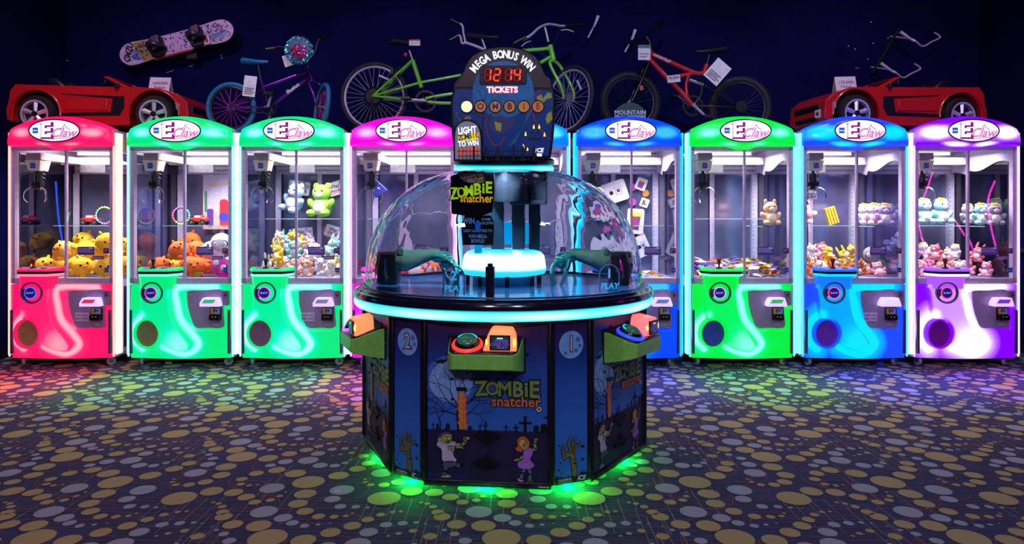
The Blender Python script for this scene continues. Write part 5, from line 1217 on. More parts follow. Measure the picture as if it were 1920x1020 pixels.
rod('brake_cable', t, [p(985, 75), p(1008, 95), p(1040, 115)], .003, DARK); rod('brake_cable', t, [p(1050, 52), p(1040, 80), p(1015, 100)], .003, DARK); rod('reflector_bar', t, [p(1082, 150, 6.2), p(1090, 168, 6.2)], .011, SILV)
# red mountain bike
Y3 = 6.4; p = lambda x, y, Y=Y3: P3(x, y, Y)
t = empty('mountain_bicycle', (0, 0, 0), 0, 'red full suspension mountain bicycle with knobbly tyres, above the blue and green cabinets', 'bicycle')
RED = mat('bike_red', (186, 22, 34), .3, coat=.4); KN = mat('tyre_knobbly', (24, 20, 34), .75); RB = mat('rim_dark', (30, 28, 44), .4)
fw = Vector(p(1182, 192, 6.35)); fax = Vector((-.12, 1, 0)).normalized(); wheel(t, fw, fax, 57.5*6.35/1303, KN, RB, mat('spoke_black', (34, 32, 48), .4, .5), .026, 32, knob=True)
rw = Vector(p(1388, 201, 6.5)); wheel(t, rw, (.05, 1, 0), 58*6.5/1303, KN, RB, _M['spoke_black'], .026, 32, knob=True)
h0, h1, bb = p(1221, 95), p(1214.5, 115), p(1299.5, 198)
rod('head_tube', t, [h0, h1], .026, RED); MB(RED).tube(catmull([p(1222, 101), p(1262, 118), p(1303, 136), p(1320, 136)], 4), .022, 10).build('top_tube', t)
MB(RED).tube(catmull([p(1218, 110), p(1251, 145), p(1282, 177), bb], 4), .024, 10).build('down_tube', t); rod('seat_tube', t, [p(1326, 120), p(1320, 138)], .021, RED)
rod('strut', t, [p(1292, 140), p(1287, 160), p(1290, 186)], .016, RED); rod('gusset', t, [p(1252, 146), p(1275, 142), p(1300, 137)], .02, RED)
rod('shock_spring', t, [p(1293, 149), p(1307, 154), p(1320, 158)], .018, STEEL); rod('swing_arm', t, [p(1316, 155), p(1345, 172), rw], .013, BLACK); rod('chain_stay', t, [bb, p(1340, 199), rw], .012, BLACK); rod('swing_link', t, [p(1318, 155), p(1314, 180), bb], .014, BLACK)
for s in (-1, 1):
    o_ = fax*.06*s; rod('fork_blade', t, [Vector(p(1213, 120))+o_, Vector(p(1199, 155))+o_, fw+o_], .017, BLACK, r1=.014)
rod('fork_crown', t, [Vector(p(1213, 120))-fax*.07, Vector(p(1213, 120))+fax*.07], .018, BLACK)
MB(mat('fork_sticker', (190, 60, 70), .4)).box(p(1197, 0)[0], p(1203, 0)[0], 6.31, 6.315, Zz(172, Y3), Zz(163, Y3)).build('fork_decal', t)
rod('seat_post', t, [p(1326, 120), p(1331, 102)], .014, BLACK); saddle(t, p(1334, 94.5), .28, _M['saddle_black'], -1, .02)
rod('handlebar', t, [p(1172, 80, 6.2), p(1192, 76, 6.25), p(1207, 69, 6.35), p(1216, 62, 6.45), p(1228, 52, 6.55), p(1242, 42, 6.7)], .013, BLACK)
rod('grip', t, [p(1171, 80, 6.19), p(1187, 77, 6.24)], .019, BLACK); rod('grip', t, [p(1230, 50, 6.57), p(1243, 41, 6.72)], .019, BLACK); rod('stem', t, [p(1211, 67), p(1219, 80), p(1221, 95)], .02, BLACK)
crank(t, bb, .1, arm_a=-.75, L=.16); MB(STEEL).cyl(Vector(bb)-Vector((0, .05, 0)), Vector(bb)-Vector((0, .03, 0)), .018).build('axle_cap', t)
MB(DARK).cyl(rw-Vector((0, .05, 0)), rw-Vector((0, .03, 0)), .055, n=28).build('brake_disc', t)
card('hang_tag', 1208.5, 97.5, 6.2, .11, .135, 0, None, t, rows=2, band=mat('tag_green', (60, 110, 90), .6)); card('price_label', 1264, 147, 6.28, .118, .065, .1, None, t, rows=0, txt=['90,000'], ts=.036)
card('hang_tag', 1346, 134, 6.3, .16, .21, -.72, None, t, rows=4, band=None)
mb = MB(PWH); a, b = Vector(p(1229, 103)), Vector(p(1257, 116)); d = b-a; mb.T = Matrix.Translation(Vector(p(1242, 108.5, 6.36))) @ Matrix.Rotation(-math.atan2(d.z, d.x), 4, 'Y'); mb.text('GAUNTLET', .034, 0, .0, -.0, .015, shear=.2); 
a, b = Vector(p(1236, 125)), Vector(p(1262, 152)); d = b-a; mb.T = Matrix.Translation(Vector(p(1247, 139, 6.36))) @ Matrix.Rotation(-math.atan2(d.z, d.x), 4, 'Y'); mb.mat(PINK_).text('TREK 24', .034, 0, 0, 0, .015).build('lettering', t) if 0 else mb.build('lettering', t)
# MOUNTAIN sign in front of the front wheel
sg = empty('size_sign', P3(1182, 222, 6.1), 0, 'round grey and green sign reading MOUNTAIN leaning before the red bicycle', 'sign')
mb = MB(mat('sign_green_dark', (44, 74, 66), .6)).prism([(.0+.137*math.cos(a), .03+.11*math.sin(a)) for a in [PI*k/20 for k in range(21)]], 0, .006); mb.mat(mat('sign_pale', (170, 160, 150), .6)).prism([(-.137, -.03), (.137, -.03), (.137, .03), (-.137, .03)], -.0005, .0065)
mb.build('board', sg); mb = MB(PWH).text('MOUNTAIN', .052, 0, .052, -.003, .02); mb.mat(PINK_).text('24"', .05, -.06, .012, -.003, .03).build('lettering', sg)
# snowboard on the wall
Ys = 6.82; c = P3(330, 79, Ys); t = empty('snowboard', (c[0], c[1], c[2]), 0, 'lilac graffiti snowboard with two black bindings, tilted on the back wall', 'snowboard'); t.rotation_euler = (.0, -math.radians(14.5), 0)
L, W_ = .575, .112; out = catmull([(-L, 0), (-L+.03, .07), (-L+.12, W_), (-.2, W_*.88), (.2, W_*.88), (L-.12, W_), (L-.03, .07), (L, 0), (L-.03, -.07), (L-.12, -W_), (.2, -W_*.88), (-.2, -W_*.88), (-L+.12, -W_), (-L+.03, -.07)], 4, True)
mb = MB(mat('board_lilac', (190, 162, 205), .4)).prism(out, -.006, .006); y = -.007; rnd = random.Random(12)
cols = [PINK_, mat('board_blue', (50, 110, 200), .4), mat('board_pink', (222, 150, 190), .4), mat('board_grey', (120, 110, 140), .4), mat('board_olive', (150, 130, 70), .4)]
mb.mat(cols[4]).flat([(-.43, .1), (-.3, .1), (-.26, -.1), (-.36, -.1)], y-.0004); mb.mat(cols[1]).flat([(-.47, -.02), (-.4, .0), (-.37, -.08), (-.45, -.06)], y-.0008); mb.flat([(.3, -.02), (.5, .0), (.54, -.03), (.42, -.05), (.3, -.06)], y-.0008)
for i in range(230):
    x, z = rnd.uniform(-.52, .53), rnd.uniform(-.085, .085); m = rnd.choice([0, 0, 0, 1, 2, 3, 3]); a = rnd.choice([.3, -.9, 1.2, 2])+rnd.uniform(-.3, .3); l = rnd.uniform(.015, .05)
    if -.1 < x < .05 and rnd.random() < .4: continue
    mb.mat(cols[m]).line(catmull([(x, z), (x+l*.5*math.cos(a)+rnd.uniform(-.01, .01), max(-.09, min(.09, z+l*.5*math.sin(a)))), (x+l*math.cos(a), max(-.09, min(.09, z+l*math.sin(a))))], 3), rnd.uniform(.004, .009), y-.001-.0001*m)
mb.mat(PINK_).text('CHZU', .085, -.48, .015, y-.0025, .03, shear=.3, rot=1.1, sx=.8).text('45,000', .028, .42, .06, y-.0025, .01, rot=.1)
mb.mat(PWH).text('OIL', .04, -.46, -.088, y-.0027, .03, shear=.2); mb.mat(PWH).text('FTWO', .07, .44, -.055, y-.0025, .04, rot=.1); mb.mat(PINK_).text('FTWO', .07, .44, -.055, y-.0028, .0, rot=.1)
mb.build('deck', t, bevel=.002)
MB(PRE).prism([(-.25, -.1), (.14, -.098), (.14, -.112), (-.25, -.116)], -.004, .006).build('red_edge', t)
for x, r in ((-.19, .2), (.21, -.15)):
    b = MB(BLACK).prism(rrect(x-.075, x+.075, -.1, .1, .05), -.035, -.007); b = b.build('binding', t, bevel=.008)
    MB(mat('binding_strap', (44, 36, 56), .4)).tube(catmull([(x-.08, -.03, .02), (x-.04, -.1, .03), (x+.03, -.11, .0), (x+.08, -.03, -.03)], 4), .022, 8).build('strap', b); MB(mat('binding_grey', (70, 62, 84), .4)).prism([(x-.02, .09), (x+.06, .1), (x+.05, -.02), (x-.03, -.05)], -.09, -.05).build('highback', b, bevel=.01)
MB(PAPER).box(.27, .33, -.03, -.028, -.1, -.03).mat(PRE).box(.285, .315, -.031, -.03, -.085, -.045).build('hang_tag', t)
mb = MB(mat('bracket_dark', (50, 44, 66), .4, .4)); a, b = P3(352, 99, 6.9), P3(365, 107, 6.9); mb.box(a[0], b[0]+.03, 6.86, 6.979, b[2]-.02, a[2]); mb.tube([P3(318, 107, 6.85), P3(352, 104, 6.88)], .005, 6)
tag(mb.build('wall_bracket'), 'small dark bracket holding up the snowboard', 'bracket')
# wall hooks (bent bright arms) for boards
def hook(name, pts, label, cat='wall hook', Yh=6.86, r=.008, pad=None):
    t = empty(name, (0, 0, 0), 0, label, cat); P_ = [P3(*q, Yh) for q in pts]
    P_[0] = (P_[0][0], 6.978, P_[0][2]); MB(mat('hook_silver', (190, 180, 205), .3, .3)).tube(catmull(P_, 4), r, 8).build('arm', t)
    if pad: q0, q1 = [Vector(P3(*q, Yh-.02)) for q in pad]; MB(mat('hook_grip', (200, 190, 215), .4)).tube([q0, (q0+q1)/2, q1], .017, 8, r1=.009).build('grip', t)
    return t
hook('wall_hook', [(1118, 38), (1116, 44), (1110, 56), (1103, 70)], 'bright bent hook on the wall, right of the tandem front wheel', pad=[(1122, 29), (1114, 50)])
hook('wall_hook', [(1188, 64), (1184, 74), (1178, 86), (1172, 97)], 'bright bent hook behind the red bicycle handlebar', pad=[(1192, 55), (1184, 78)])
for (ox, oy, lb) in ((0, 0, 'upper of two long bright rack arms on the right wall area'), (-37, 59, 'lower of two long bright rack arms, just above the right toy car')):
    hook('wall_rack', [(1690+ox, 59+oy), (1712+ox, 73+oy), (1731+ox, 86+oy), (1748+ox, 78+oy), (1764+ox, 70+oy), (1760+ox, 64+oy), (1753+ox, 60+oy)], lb, 'wall rack arm', 6.8, .009, pad=[(1690+ox, 59+oy), (1716+ox, 77+oy)])
tag(MB(mat('rail_matt_black', (8, 8, 14), .95)).tube([P3(1688, 52, 6.93), P3(1637, 137, 6.93)], .014, 6).build('rack_rail'), 'thin black slanted rail on the back wall over the right toy car', 'rack rail')
rnd = random.Random(2); HL = mat('screw_hole', (170, 150, 190), .5)
for (a, b, w_) in ((1592, 86, 'top left'), (1604.5, 91.5, 'second'), (1638.5, 80.5, 'middle high'), (1666.5, 70.5, 'highest right'), (1628.5, 110.5, 'low middle'), (1635, 41, 'topmost'), (125, 113, 'left corner'), (413.5, 103, 'below snowboard tip'), (415, 108, 'lowest below snowboard tip')):
    c = P3(a, b, YB-.002); tag(MB(HL).cyl((c[0], YB-.006, c[2]), (c[0], YB, c[2]), .007, n=8).build('screw'), 'tiny pale screw head in the navy wall, %s one' % w_, 'screw', 'screws left in the navy wall')
MB(HL).mats
for (pts, w_) in (([(310, 136), (325, 131)], 'left'), ([(353, 124), (362, 122)], 'right'), ([(1605, 127), (1612, 127)], 'far right')):
    tag(MB(HL).tube([P3(*q, YB-.004) for q in pts], .003, 5).build('scratch_nail'), 'thin pale nail lying flat on the navy wall, %s one' % w_, 'nail', 'bent nails in the navy wall')
# ---------------------------------------------------------------- prizes inside the claw machines
from mathutils import Euler
EYE = mat('toy_eye', (16, 12, 18), .15)
def fur(name, col): return mat('plush_'+name, col, .9, var=.16, scale=60, bump=.5)
FURS = dict(yellow=(240, 190, 40), orange=(240, 110, 40), cream=(240, 222, 190), peach=(240, 180, 140), pink=(236, 150, 170), mint=(150, 215, 195), lilac=(185, 160, 215), sky=(150, 185, 225),
            white=(238, 232, 236), red=(200, 40, 40), green=(130, 200, 60), brown=(150, 96, 60), magenta=(220, 60, 160), teal=(140, 200, 208), grey=(150, 145, 155), rose=(235, 120, 130))
PROTO = {}
def plush(kind, a, b, r=.075):
    """one prototype per kind and colours, parts parented to an empty at its base"""
    k = (kind, a, b, r)
    if k in PROTO: return PROTO[k], True
    A, B = fur(a, FURS[a]), fur(b, FURS[b])
    t = empty('plush_'+kind); s = r/.075
    def ms(m): mb = MB(m); mb.T = Matrix.Scale(s, 4); return mb
    if kind == 'chick':
        bd = ms(A).ell((0, 0, .07), (.078, .07, .072), 16, 10)
        for g in (-1, 1): bd.ell((g*.075, 0, .06), (.02, .03, .028), 8, 6); bd.ell((g*.03, -.035, .008), (.02, .028, .014), 8, 6)
        bd.ell((0, 0, .145), (.012, .012, .022), 8, 6).build('body', t); ms(fur('orange', FURS['orange'])).ell((0, -.072, .07), (.018, .016, .009), 8, 6).build('beak', t)
        e = [(-.024, -.064, .088), (.024, -.064, .088)]
    elif kind == 'ball':
        ms(A).ell((0, 0, .07), (.074, .074, .07), 18, 12).build('body', t)
        for g in (-1, 1):
            ms(BLACK).ell((g*.03, -.056, .078), (.026, .018, .03), 10, 7).build('eye_rim', t)
        for g in (-1, 1): ms(B).ell((g*.03, -.064, .078), (.021, .014, .025), 10, 7).build('eye_patch', t)
        return PROTO.setdefault(k, t), False
    else:
        bd = ms(A).ell((0, 0, .052), (.055, .048, .056), 14, 9)
        for g in (-1, 1):
            bd.ell((g*.055, -.012, .07), (.02, .022, .034), 8, 6, Matrix.Rotation(g*.6, 3, 'Y')); bd.ell((g*.042, -.045, .02), (.024, .034, .02), 8, 6)
        bd.build('body', t); ms(B).ell((0, -.03, .052), (.036, .026, .04), 12, 8).build('belly', t)
        hd = ms(A).ell((0, -.004, .13), (.052, .045, .046), 14, 9)
        ear = {'bear': (.018, .012, .018), 'bunny': (.014, .01, .045), 'hamster': (.015, .01, .014), 'cat': (.014, .01, .024)}[kind]
        for g in (-1, 1): hd.ell((g*.034, 0, .168+(ear[2]-.018)), ear, 8, 6)
        hd = hd.build('head', t); ms(B).ell((0, -.042, .12), (.024, .014, .017), 10, 6).build('muzzle', hd); ms(fur('pink', FURS['pink'])).ell((0, -.056, .126), (.006, .004, .005), 6, 4).build('nose', hd)
        if kind == 'hamster': ms(fur('yellow', FURS['yellow'])).ell((.0, -.01, .172), (.03, .024, .012), 8, 5).ell((-.02, -.01, .176), (.012, .012, .012), 6, 5).build('tuft', hd)
        for g in (-1, 1): ms(EYE).ell((g*.02, -.042, .14), (.0055, .004, .0065), 8, 6).build('eye', hd)
        PROTO[k] = t; return t, False
    for q in e: ms(EYE).ell(q, (.008, .005, .009), 8, 6).build('eye', t)
    PROTO[k] = t; return t, False
def put_plush(kind, a, b, r, loc, rot, label, group, cat='plush toy'):
    t, used = plush(kind, a, b, r)
    o = copy_tree(t) if used else t
    o.location = loc; o.rotation_euler = rot
    for k_ in ('label', 'group'):
        if k_ in o: del o[k_]
    o.name = 'plush_'+kind; return tag(o, label, cat, group)
SHORT = ['pink claw machine', 'mint green claw machine', 'green bears claw machine', 'magenta claw machine', 'cyan claw machine', 'blue claw machine', 'bright green claw machine', 'azure claw machine', 'violet claw machine']
ORD = ['leftmost', 'second from left', 'middle', 'second from right', 'rightmost']
rnd = random.Random(21)
def pile(i, pick, n=27, R=.085, k_=1):
    """drop soft toys as loose spheres into the cabinet, then place one toy in each"""
    bx, by, fl = .385-R*1.18, (.06+R*1.18, .79-R*1.25), .7+R*1.2
    S_ = [[-.31+.62*((k*.618) % 1), by[0]+(by[1]-by[0])*((k*.754+.1) % 1), fl+.05*(k//4)] for k in range(n)]
    for it in range(260):
        for s in S_: s[2] -= .0035 if it < 220 else 0
        for a in range(n):
            for b in range(a):
                A, B = S_[a], S_[b]; d = [A[j]-B[j] for j in range(3)]; l = math.sqrt(d[0]**2+d[1]**2+d[2]**2)+1e-6
                if l < 2*R:
                    q = (2*R-l)*.5/l
                    for j in range(3): A[j] += d[j]*q; B[j] -= d[j]*q
        for s in S_: s[0] = max(-bx, min(bx, s[0])); s[1] = max(by[0], min(by[1], s[1])); s[2] = max(fl, s[2])
    S_.sort(key=lambda s: (round(s[1]/.2), round(s[2]/.14), s[0]))
    import collections
    rows = collections.defaultdict(list)
    for s in S_: rows[(round(s[1]/.2), round(s[2]/.14))].append(s)
    ys = sorted({k[0] for k in rows}); zs = sorted({k[1] for k in rows})
    for (ky, kz), L_ in sorted(rows.items()):
        for c, s in enumerate(L_):
            kind, a, b = pick(int((s[0]+.4)/.16), int(s[2] > .85), ky, rnd)
            sc_ = k_*.75 if kind not in ('chick', 'ball') else k_*.94; mid = .088 if kind not in ('chick', 'ball') else .074
            rot = (rnd.uniform(-.5, .3), rnd.uniform(-.6, .6), rnd.uniform(-.9, .9)-.09*XC[i]); M_ = Euler(rot).to_matrix()
            o_ = M_ @ Vector((0, 0, mid*sc_))
            rn = ('front', 'second', 'third', 'fourth', 'rear')[min(4, ys.index(ky))]+' row, '+('bottom', 'middle', 'upper', 'top', 'topmost')[min(4, zs.index(kz))]+' layer'
            pos = 'only one' if len(L_) == 1 else ('first', 'second', 'third', 'fourth', 'fifth', 'sixth', 'seventh', 'eighth')[min(7, c)]+' from left'
            put_plush(kind, a, b, .075*sc_, (XC[i]+s[0]-o_.x, YF+s[1]-o_.y, s[2]-o_.z), rot, '%s plush %s, %s in %s, %s' % (a, 'toy' if kind == 'ball' else kind, pos, rn, SHORT[i]), 'plush pile in the '+SHORT[i])
pile(0, lambda c, l, j, r: ('chick', 'yellow', 'cream'), 17, .105, 1.24)
def pk2(c, l, j, r):
    if c < 2: return ('chick', 'yellow' if (c+j+l) % 2 == 0 else 'orange', 'cream')
    if c == 2: return ('chick', 'orange', 'cream') if l == 0 else ('ball', 'white', 'white')
    return ('ball', ['white', 'red', 'magenta'][(c+j+l) % 3], 'white')
pile(1, pk2, 17, .105, 1.24)
PAST = ['cream', 'peach', 'mint', 'yellow', 'sky', 'pink', 'white']
pile(2, lambda c, l, j, r: (r.choice(['bear', 'bunny']), r.choice(PAST), 'white'), 22, .097, 1.15)
pile(3, lambda c, l, j, r: (r.choice(['bear', 'ball', 'cat']), r.choice(['yellow', 'red', 'cream', 'orange']), 'white'), n=14)
pile(7, lambda c, l, j, r: (r.choice(['bear', 'bunny', 'cat', 'ball']), r.choice(['brown', 'green', 'yellow', 'white', 'pink', 'orange', 'grey']), r.choice(['cream', 'white'])), n=25)
pile(8, lambda c, l, j, r: (r.choice(['hamster', 'bear', 'bunny']), r.choice(['pink', 'white', 'lilac', 'peach', 'rose']), 'white'))
def LP(i, px, py, d): Y = YF+d; return P3(px, py, Y)
S1, S2 = 1.2405, 1.1775   # shelf tops
# bears on the shelf of the third machine
put_plush('bear', 'sky', 'white', .115, (P3(548, 400, YF+.68)[0], YF+.68, S1+.06), (0, .25, -.5), 'pastel blue plush bear slumping on the glass shelf of the green claw machine', None)
put_plush('bear', 'green', 'white', .128, (P3(603, 400, YF+.68)[0], YF+.68, S1+.014), (0, 0, -.2), 'lime green plush bear sitting on the glass shelf of the green claw machine', None)
def side(i, y, kind, a_, b_, s_, rz, lb, grp): put_plush(kind, a_, b_, s_, (XC[i]+.31, YF+y, S2+.007), (0, 0, rz), lb, grp)
GA, GV = 'plush on the azure machine shelf', 'plush on the violet machine shelf'
side(7, .45, 'hamster', 'white', 'pink', .078, .1, 'white and pink plush hamster, rearmost on the azure machine side shelf', GA)
side(7, .27, 'hamster', 'white', 'pink', .078, -.2, 'white and pink plush hamster, middle of the azure machine side shelf', GA)
side(7, .1, 'hamster', 'lilac', 'white', .076, -.3, 'lilac plush hamster, frontmost on the azure machine side shelf', GA)
side(8, .45, 'hamster', 'grey', 'white', .078, .1, 'grey plush hamster, rearmost on the violet machine side shelf', GV)
side(8, .27, 'hamster', 'teal', 'white', .078, -.2, 'teal plush hamster, middle of the violet machine side shelf', GV)
side(8, .1, 'hamster', 'grey', 'white', .076, -.3, 'grey plush hamster, frontmost on the violet machine side shelf', GV)
for n_, (px, a, lb) in enumerate(((1700, 'lilac', 'lilac plush hamster at the left end of the violet machine back shelf'), (1733, 'teal', 'teal plush hamster, second on the violet machine back shelf'), (1766, 'teal', 'teal plush hamster, third on the violet machine back shelf'))):
    put_plush('hamster', a, 'white', .098, (P3(px, 0, YF+.62)[0], YF+.62, S2+.01), (0, 0, -.1+.1*n_), lb, GV)
put_plush('cat', 'white', 'rose', .08, (P3(1520, 0, YF+.66)[0], YF+.66, S2+.06), (0, -1.0, .3), 'white and rose plush cat lying at the left of the azure machine shelf', 'plush on the azure machine shelf')
put_plush('cat', 'peach', 'cream', .085, (XC[6]+.31, YF+.2, S2+.006), (0, 0, 0), 'small peach plush cat on the bright green machine shelf', None)
x = P3(1563, 0, YF+.62)[0]
bk = MB(mat('book_yellow', (244, 208, 40), .5)); bk.T = Matrix.Translation((x, YF+.6, S2+.012)) @ Matrix.Rotation(-.3, 4, 'Y'); bk.box(-.045, .045, -.02, .02, 0, .155); bk.mat(PRE)
for k in range(3): bk.box(-.03+.026*k, -.022+.026*k, -.0215, -.02, .002, .153)
bk.mat(EYE).box(-.0, .008, -.022, -.02, .04, .048).box(.02, .028, -.022, -.02, .03, .038); tag(bk.build('toy_book', bevel=.003), 'yellow book with red stripes leaning on the azure machine shelf', 'toy book')
# toy trucks and bead rings of lights
def toy_truck(loc, rz, label):
    t = empty('toy_truck', loc, rz, label, 'toy truck', 'red toy trucks on shelves'); bd = MB(mat('toy_red', (210, 40, 30), .3)).prism([(-.075, .03), (.075, .03), (.078, .06), (.045, .066), (.025, .092), (-.03, .092), (-.04, .066), (-.078, .06)], -.035, .035).build('body', t, bevel=.006)
    MB(mat('toy_window', (180, 210, 235), .2)).prism([(-.03, .068), (.03, .068), (.02, .086), (-.025, .086)], -.037, .037).build('window', t)
    for sx in (-1, 1):
        for sy in (-1, 1): MB(TYRE).cyl((sx*.05, sy*.028, .026), (sx*.05, sy*.05, .026), .026, n=16).mat(STEEL).cyl((sx*.05, sy*.049, .026), (sx*.05, sy*.052, .026), .012, n=10).build('wheel', t)
toy_truck((P3(169, 0, YF+.62)[0], YF+.62, S2), .1, 'red toy truck on the pink machine shelf beside a ring of lights')
toy_truck((P3(372, 0, YF+.66)[0], YF+.66, S2), .0, 'red toy truck on the mint green machine shelf')
import colorsys
def bead_ring(c, R, hue0, label):
    t = empty('light_ring', c, 0, label, 'light ring', 'rings of coloured beads'); n = 20
    MB(BLACK).tube([(R*.9*math.cos(2*PI*k/32), .006, R*.9*math.sin(2*PI*k/32)) for k in range(32)], .006, 6, True).build('hoop', t)
    for k in range(n):
        a = 2*PI*k/n; q = int((hue0+k*8/n) % 8); h = [tuple(int(255*v) for v in colorsys.hsv_to_rgb(j/8, .55, 1)) for j in range(8)][q]
        MB(mat('bead_%d' % q, h, .3, emit=h, es=1.3)).ell((R*math.cos(a), 0, R*math.sin(a)), .0085, 8, 6).build('bead', t)
q = P3(194, 404, YF+.55); bead_ring((q[0], q[1], S2+.09), .075, 0, 'ring of multicoloured light beads on the pink machine shelf')
q = P3(338, 404, YF+.55); bead_ring((q[0], q[1], S2+.09), .075, 4, 'ring of cyan and violet light beads on the mint machine shelf')
# poster at the back of the second machine: plain stand-in colours
c = P3(406, 379, YF+.8); t = MB(mat('poster_lilac', (196, 190, 226), .6)).box(c[0]-.14, c[0]+.135, YF+.812, YF+.816, 1.135, 1.655)
t.mat(mat('poster_floor', (206, 176, 164), .6)).box(c[0]-.14, c[0]+.135, YF+.811, YF+.812, 1.135, 1.3)
t.mat(mat('poster_violet', (96, 60, 150), .6)).prism(rrect(c[0]-.1, c[0]-.04, 1.16, 1.33, .02), YF+.808, YF+.811); t.mat(mat('poster_red', (200, 40, 56), .6)).prism(rrect(c[0]+.02, c[0]+.1, 1.16, 1.42, .03), YF+.808, YF+.811)
t.mat(mat('poster_blue', (50, 60, 170), .6)).disc(c[0]+.06, 1.25, .045, YF+.807, 20); t.mat(mat('poster_green', (70, 140, 80), .6)).box(c[0]-.125, c[0]-.1, YF+.81, YF+.811, 1.3, 1.5)
t.mat(PYE).text('AMAZING FRIENDS', .034, c[0]+.03, 1.56, YF+.807, .02, rot=.08, sx=.8)
tag(t.build('poster', smooth=0), 'lilac poster of red and violet shapes at the back of the mint machine', 'poster')
x = XC[1]
for (a, b, y, z0, z1, m, lb) in ((.06, .12, .13, .702, .78, (150, 140, 40), 'small olive box by the front glass of the mint machine'), (.29, .39, .085, .702, .79, (225, 40, 150), 'magenta box in the right front corner of the mint machine')):
    tag(MB(mat('box_'+lb[:6].strip().replace(' ', '_'), m, .5)).box(x+a, x+b, YF+y-.03, YF+y+.02, z0, z1).build('prize_box', bevel=.003), lb, 'prize box')
# hanging iPlay America tags
def hang_card(px, py, d, w_, h, rz, label, lines=None, m=None, deco=None, yaw=0, name='hanging_card', cat='hanging card', group=None):
    q = P3(px, py, YF+d); mb = MB(m or PAPER); mb.T = Matrix.Translation(q) @ Matrix.Rotation(yaw, 4, 'Z') @ Matrix.Rotation(-rz, 4, 'Y')
    mb.prism(rrect(-w_/2, w_/2, -h/2, h/2, min(w_, h)*.12), 0, .0025)
    if deco == 'star':
        mb.mat(mat('tag_navy', (40, 40, 110), .6)); s_ = [(w_*.2+h*(.42 if k % 2 == 0 else .17)*math.sin(PI*k/5), h*.05+h*(.42 if k % 2 == 0 else .17)*math.cos(PI*k/5)) for k in range(11)]; mb.line(s_, .004, -.001)
        mb.text('iPlay', h*.36, -w_*.12, h*.14, -.0018, .015, shear=.2); mb.mat(PRE).text('America', h*.32, 0, -h*.16, -.0018, .03, shear=.1); mb.mat(_M['tag_navy']).text('GET INSIDE THE FUN', h*.12, .0, -h*.37, -.0018, .01)
    if deco == 'can':
        mb.mat(mat('can_blue', (40, 70, 160), .5)).flat([(-w_*.28, -h*.32), (w_*.2, -h*.36), (w_*.3, h*.2), (-w_*.3, h*.24)], -.001); mb.mat(PRE).flat([(-w_*.14, -h*.33), (-w_*.0, -h*.34), (-w_*.0, h*.22), (-w_*.17, h*.23)], -.0014); mb.flat([(w_*.1, -h*.34), (w_*.17, -h*.34), (w_*.22, h*.2), (w_*.12, h*.21)], -.0014)
        mb.mat(PYE)
        for k in range(5): mb.disc(-w_*.26+k*w_*.13, h*.27+.004*(k % 2), h*.09, -.0016-.0001*k, 10)
    if deco == 'print':
        mb.mat(PINK_).disc(-w_*.14, 0, h*.1, -.001, 14); mb.mat(mat('print_slate', (70, 80, 120), .5)).line([(w_*.03, -h*.16), (w_*.28, -h*.16), (w_*.28, h*.18), (w_*.03, h*.18), (w_*.03, -h*.16)], .004, -.001).flat([(w_*.09, -h*.06), (w_*.22, -h*.06), (w_*.22, h*.1), (w_*.09, h*.1)], -.0012)
    if deco == 'jl': mb.mat(PINK_).text('JL', h*.6, 0, 0, -.001, .04, shear=-.1)
    return tag(mb.build(name, smooth=0), label, cat, group)
G1 = 'printed tags around the bears'
hang_card(560, 352, .81, .2, .13, -.15, 'white iPlay America tag left of the green bear, upper', deco='star', group=G1, yaw=.1)
hang_card(632, 352, .81, .18, .13, .3, 'white iPlay America tag right of the green bear, upper', deco='star', group=G1)
hang_card(566, 438, .81, .2, .11, .08, 'iPlay America tag hung below the shelf, left', deco='star', group=G1)
hang_card(627, 435, .81, .19, .11, -.3, 'iPlay America tag hung below the shelf, right', deco='star', group=G1)
hang_card(1523, 366, .3, .09, .07, 0, 'oval white tag with a star hung left in the azure machine', deco='star')
G2 = 'white cards hung in the blue machine'
hang_card(1153, 360, 0.794, .24, .2, .32, 'large white printed card, topmost in the blue machine', deco='print', group=G2)
hang_card(1203, 345, 0.797, .1, .115, -.35, 'die-cut card of a blue and red can of popcorn, upper right in the blue machine', deco='can', group=G2)
hang_card(1209, 380, 0.801, .08, .085, -.35, 'small square card with two hooks printed, right in the blue machine', deco='jl', group=G2)
hang_card(1192, 415, 0.804, .16, .24, -.06, 'upright white card with a can print, centre right in the blue machine', deco='can', group=G2)
hang_card(1203, 462, 0.808, .15, .2, .42, 'tilted white printed card, low right in the blue machine', deco='print', group=G2)
hang_card(1112, 400, 0.811, .16, .22, -.25, 'white card with a can print, left in the blue machine', deco='can', group=G2)
hang_card(1142, 410, 0.815, .13, .17, .1, 'creased white card, centre in the blue machine', deco='print', group=G2)
hang_card(1122, 468, 0.819, .24, .13, -.35, 'wide white printed card, low left in the blue machine', deco='print', group=G2)
hang_card(1168, 470, 0.822, .18, .16, .15, 'white printed card, low centre in the blue machine', deco='print', group=G2)
for (px, py, c_, r, lb) in ((1188, 351, (190, 50, 190), .034, 'upper magenta disc'), (1187, 379, (205, 50, 180), .034, 'lower magenta disc'), (1211, 362, (235, 150, 60), .033, 'orange disc'), (1119, 440, (180, 70, 150), .033, 'plum disc left'), (1203, 441, (220, 130, 60), .036, 'orange disc behind a card')):
    q = P3(px, py, YF+.824); tag(MB(mat('disc_%d_%d' % c_[:2], c_, .5)).cyl(q, (q[0], q[1]+.003, q[2]), r, n=24).build('paper_disc'), lb+' hung among the cards of the blue machine', 'paper disc', 'coloured discs in the blue machine')
q = P3(706, 345, YF+.4); mb = MB(fur('sky', FURS['sky'])); mb.T = Matrix.Translation(q) @ Matrix.Rotation(-.6, 4, 'Y')
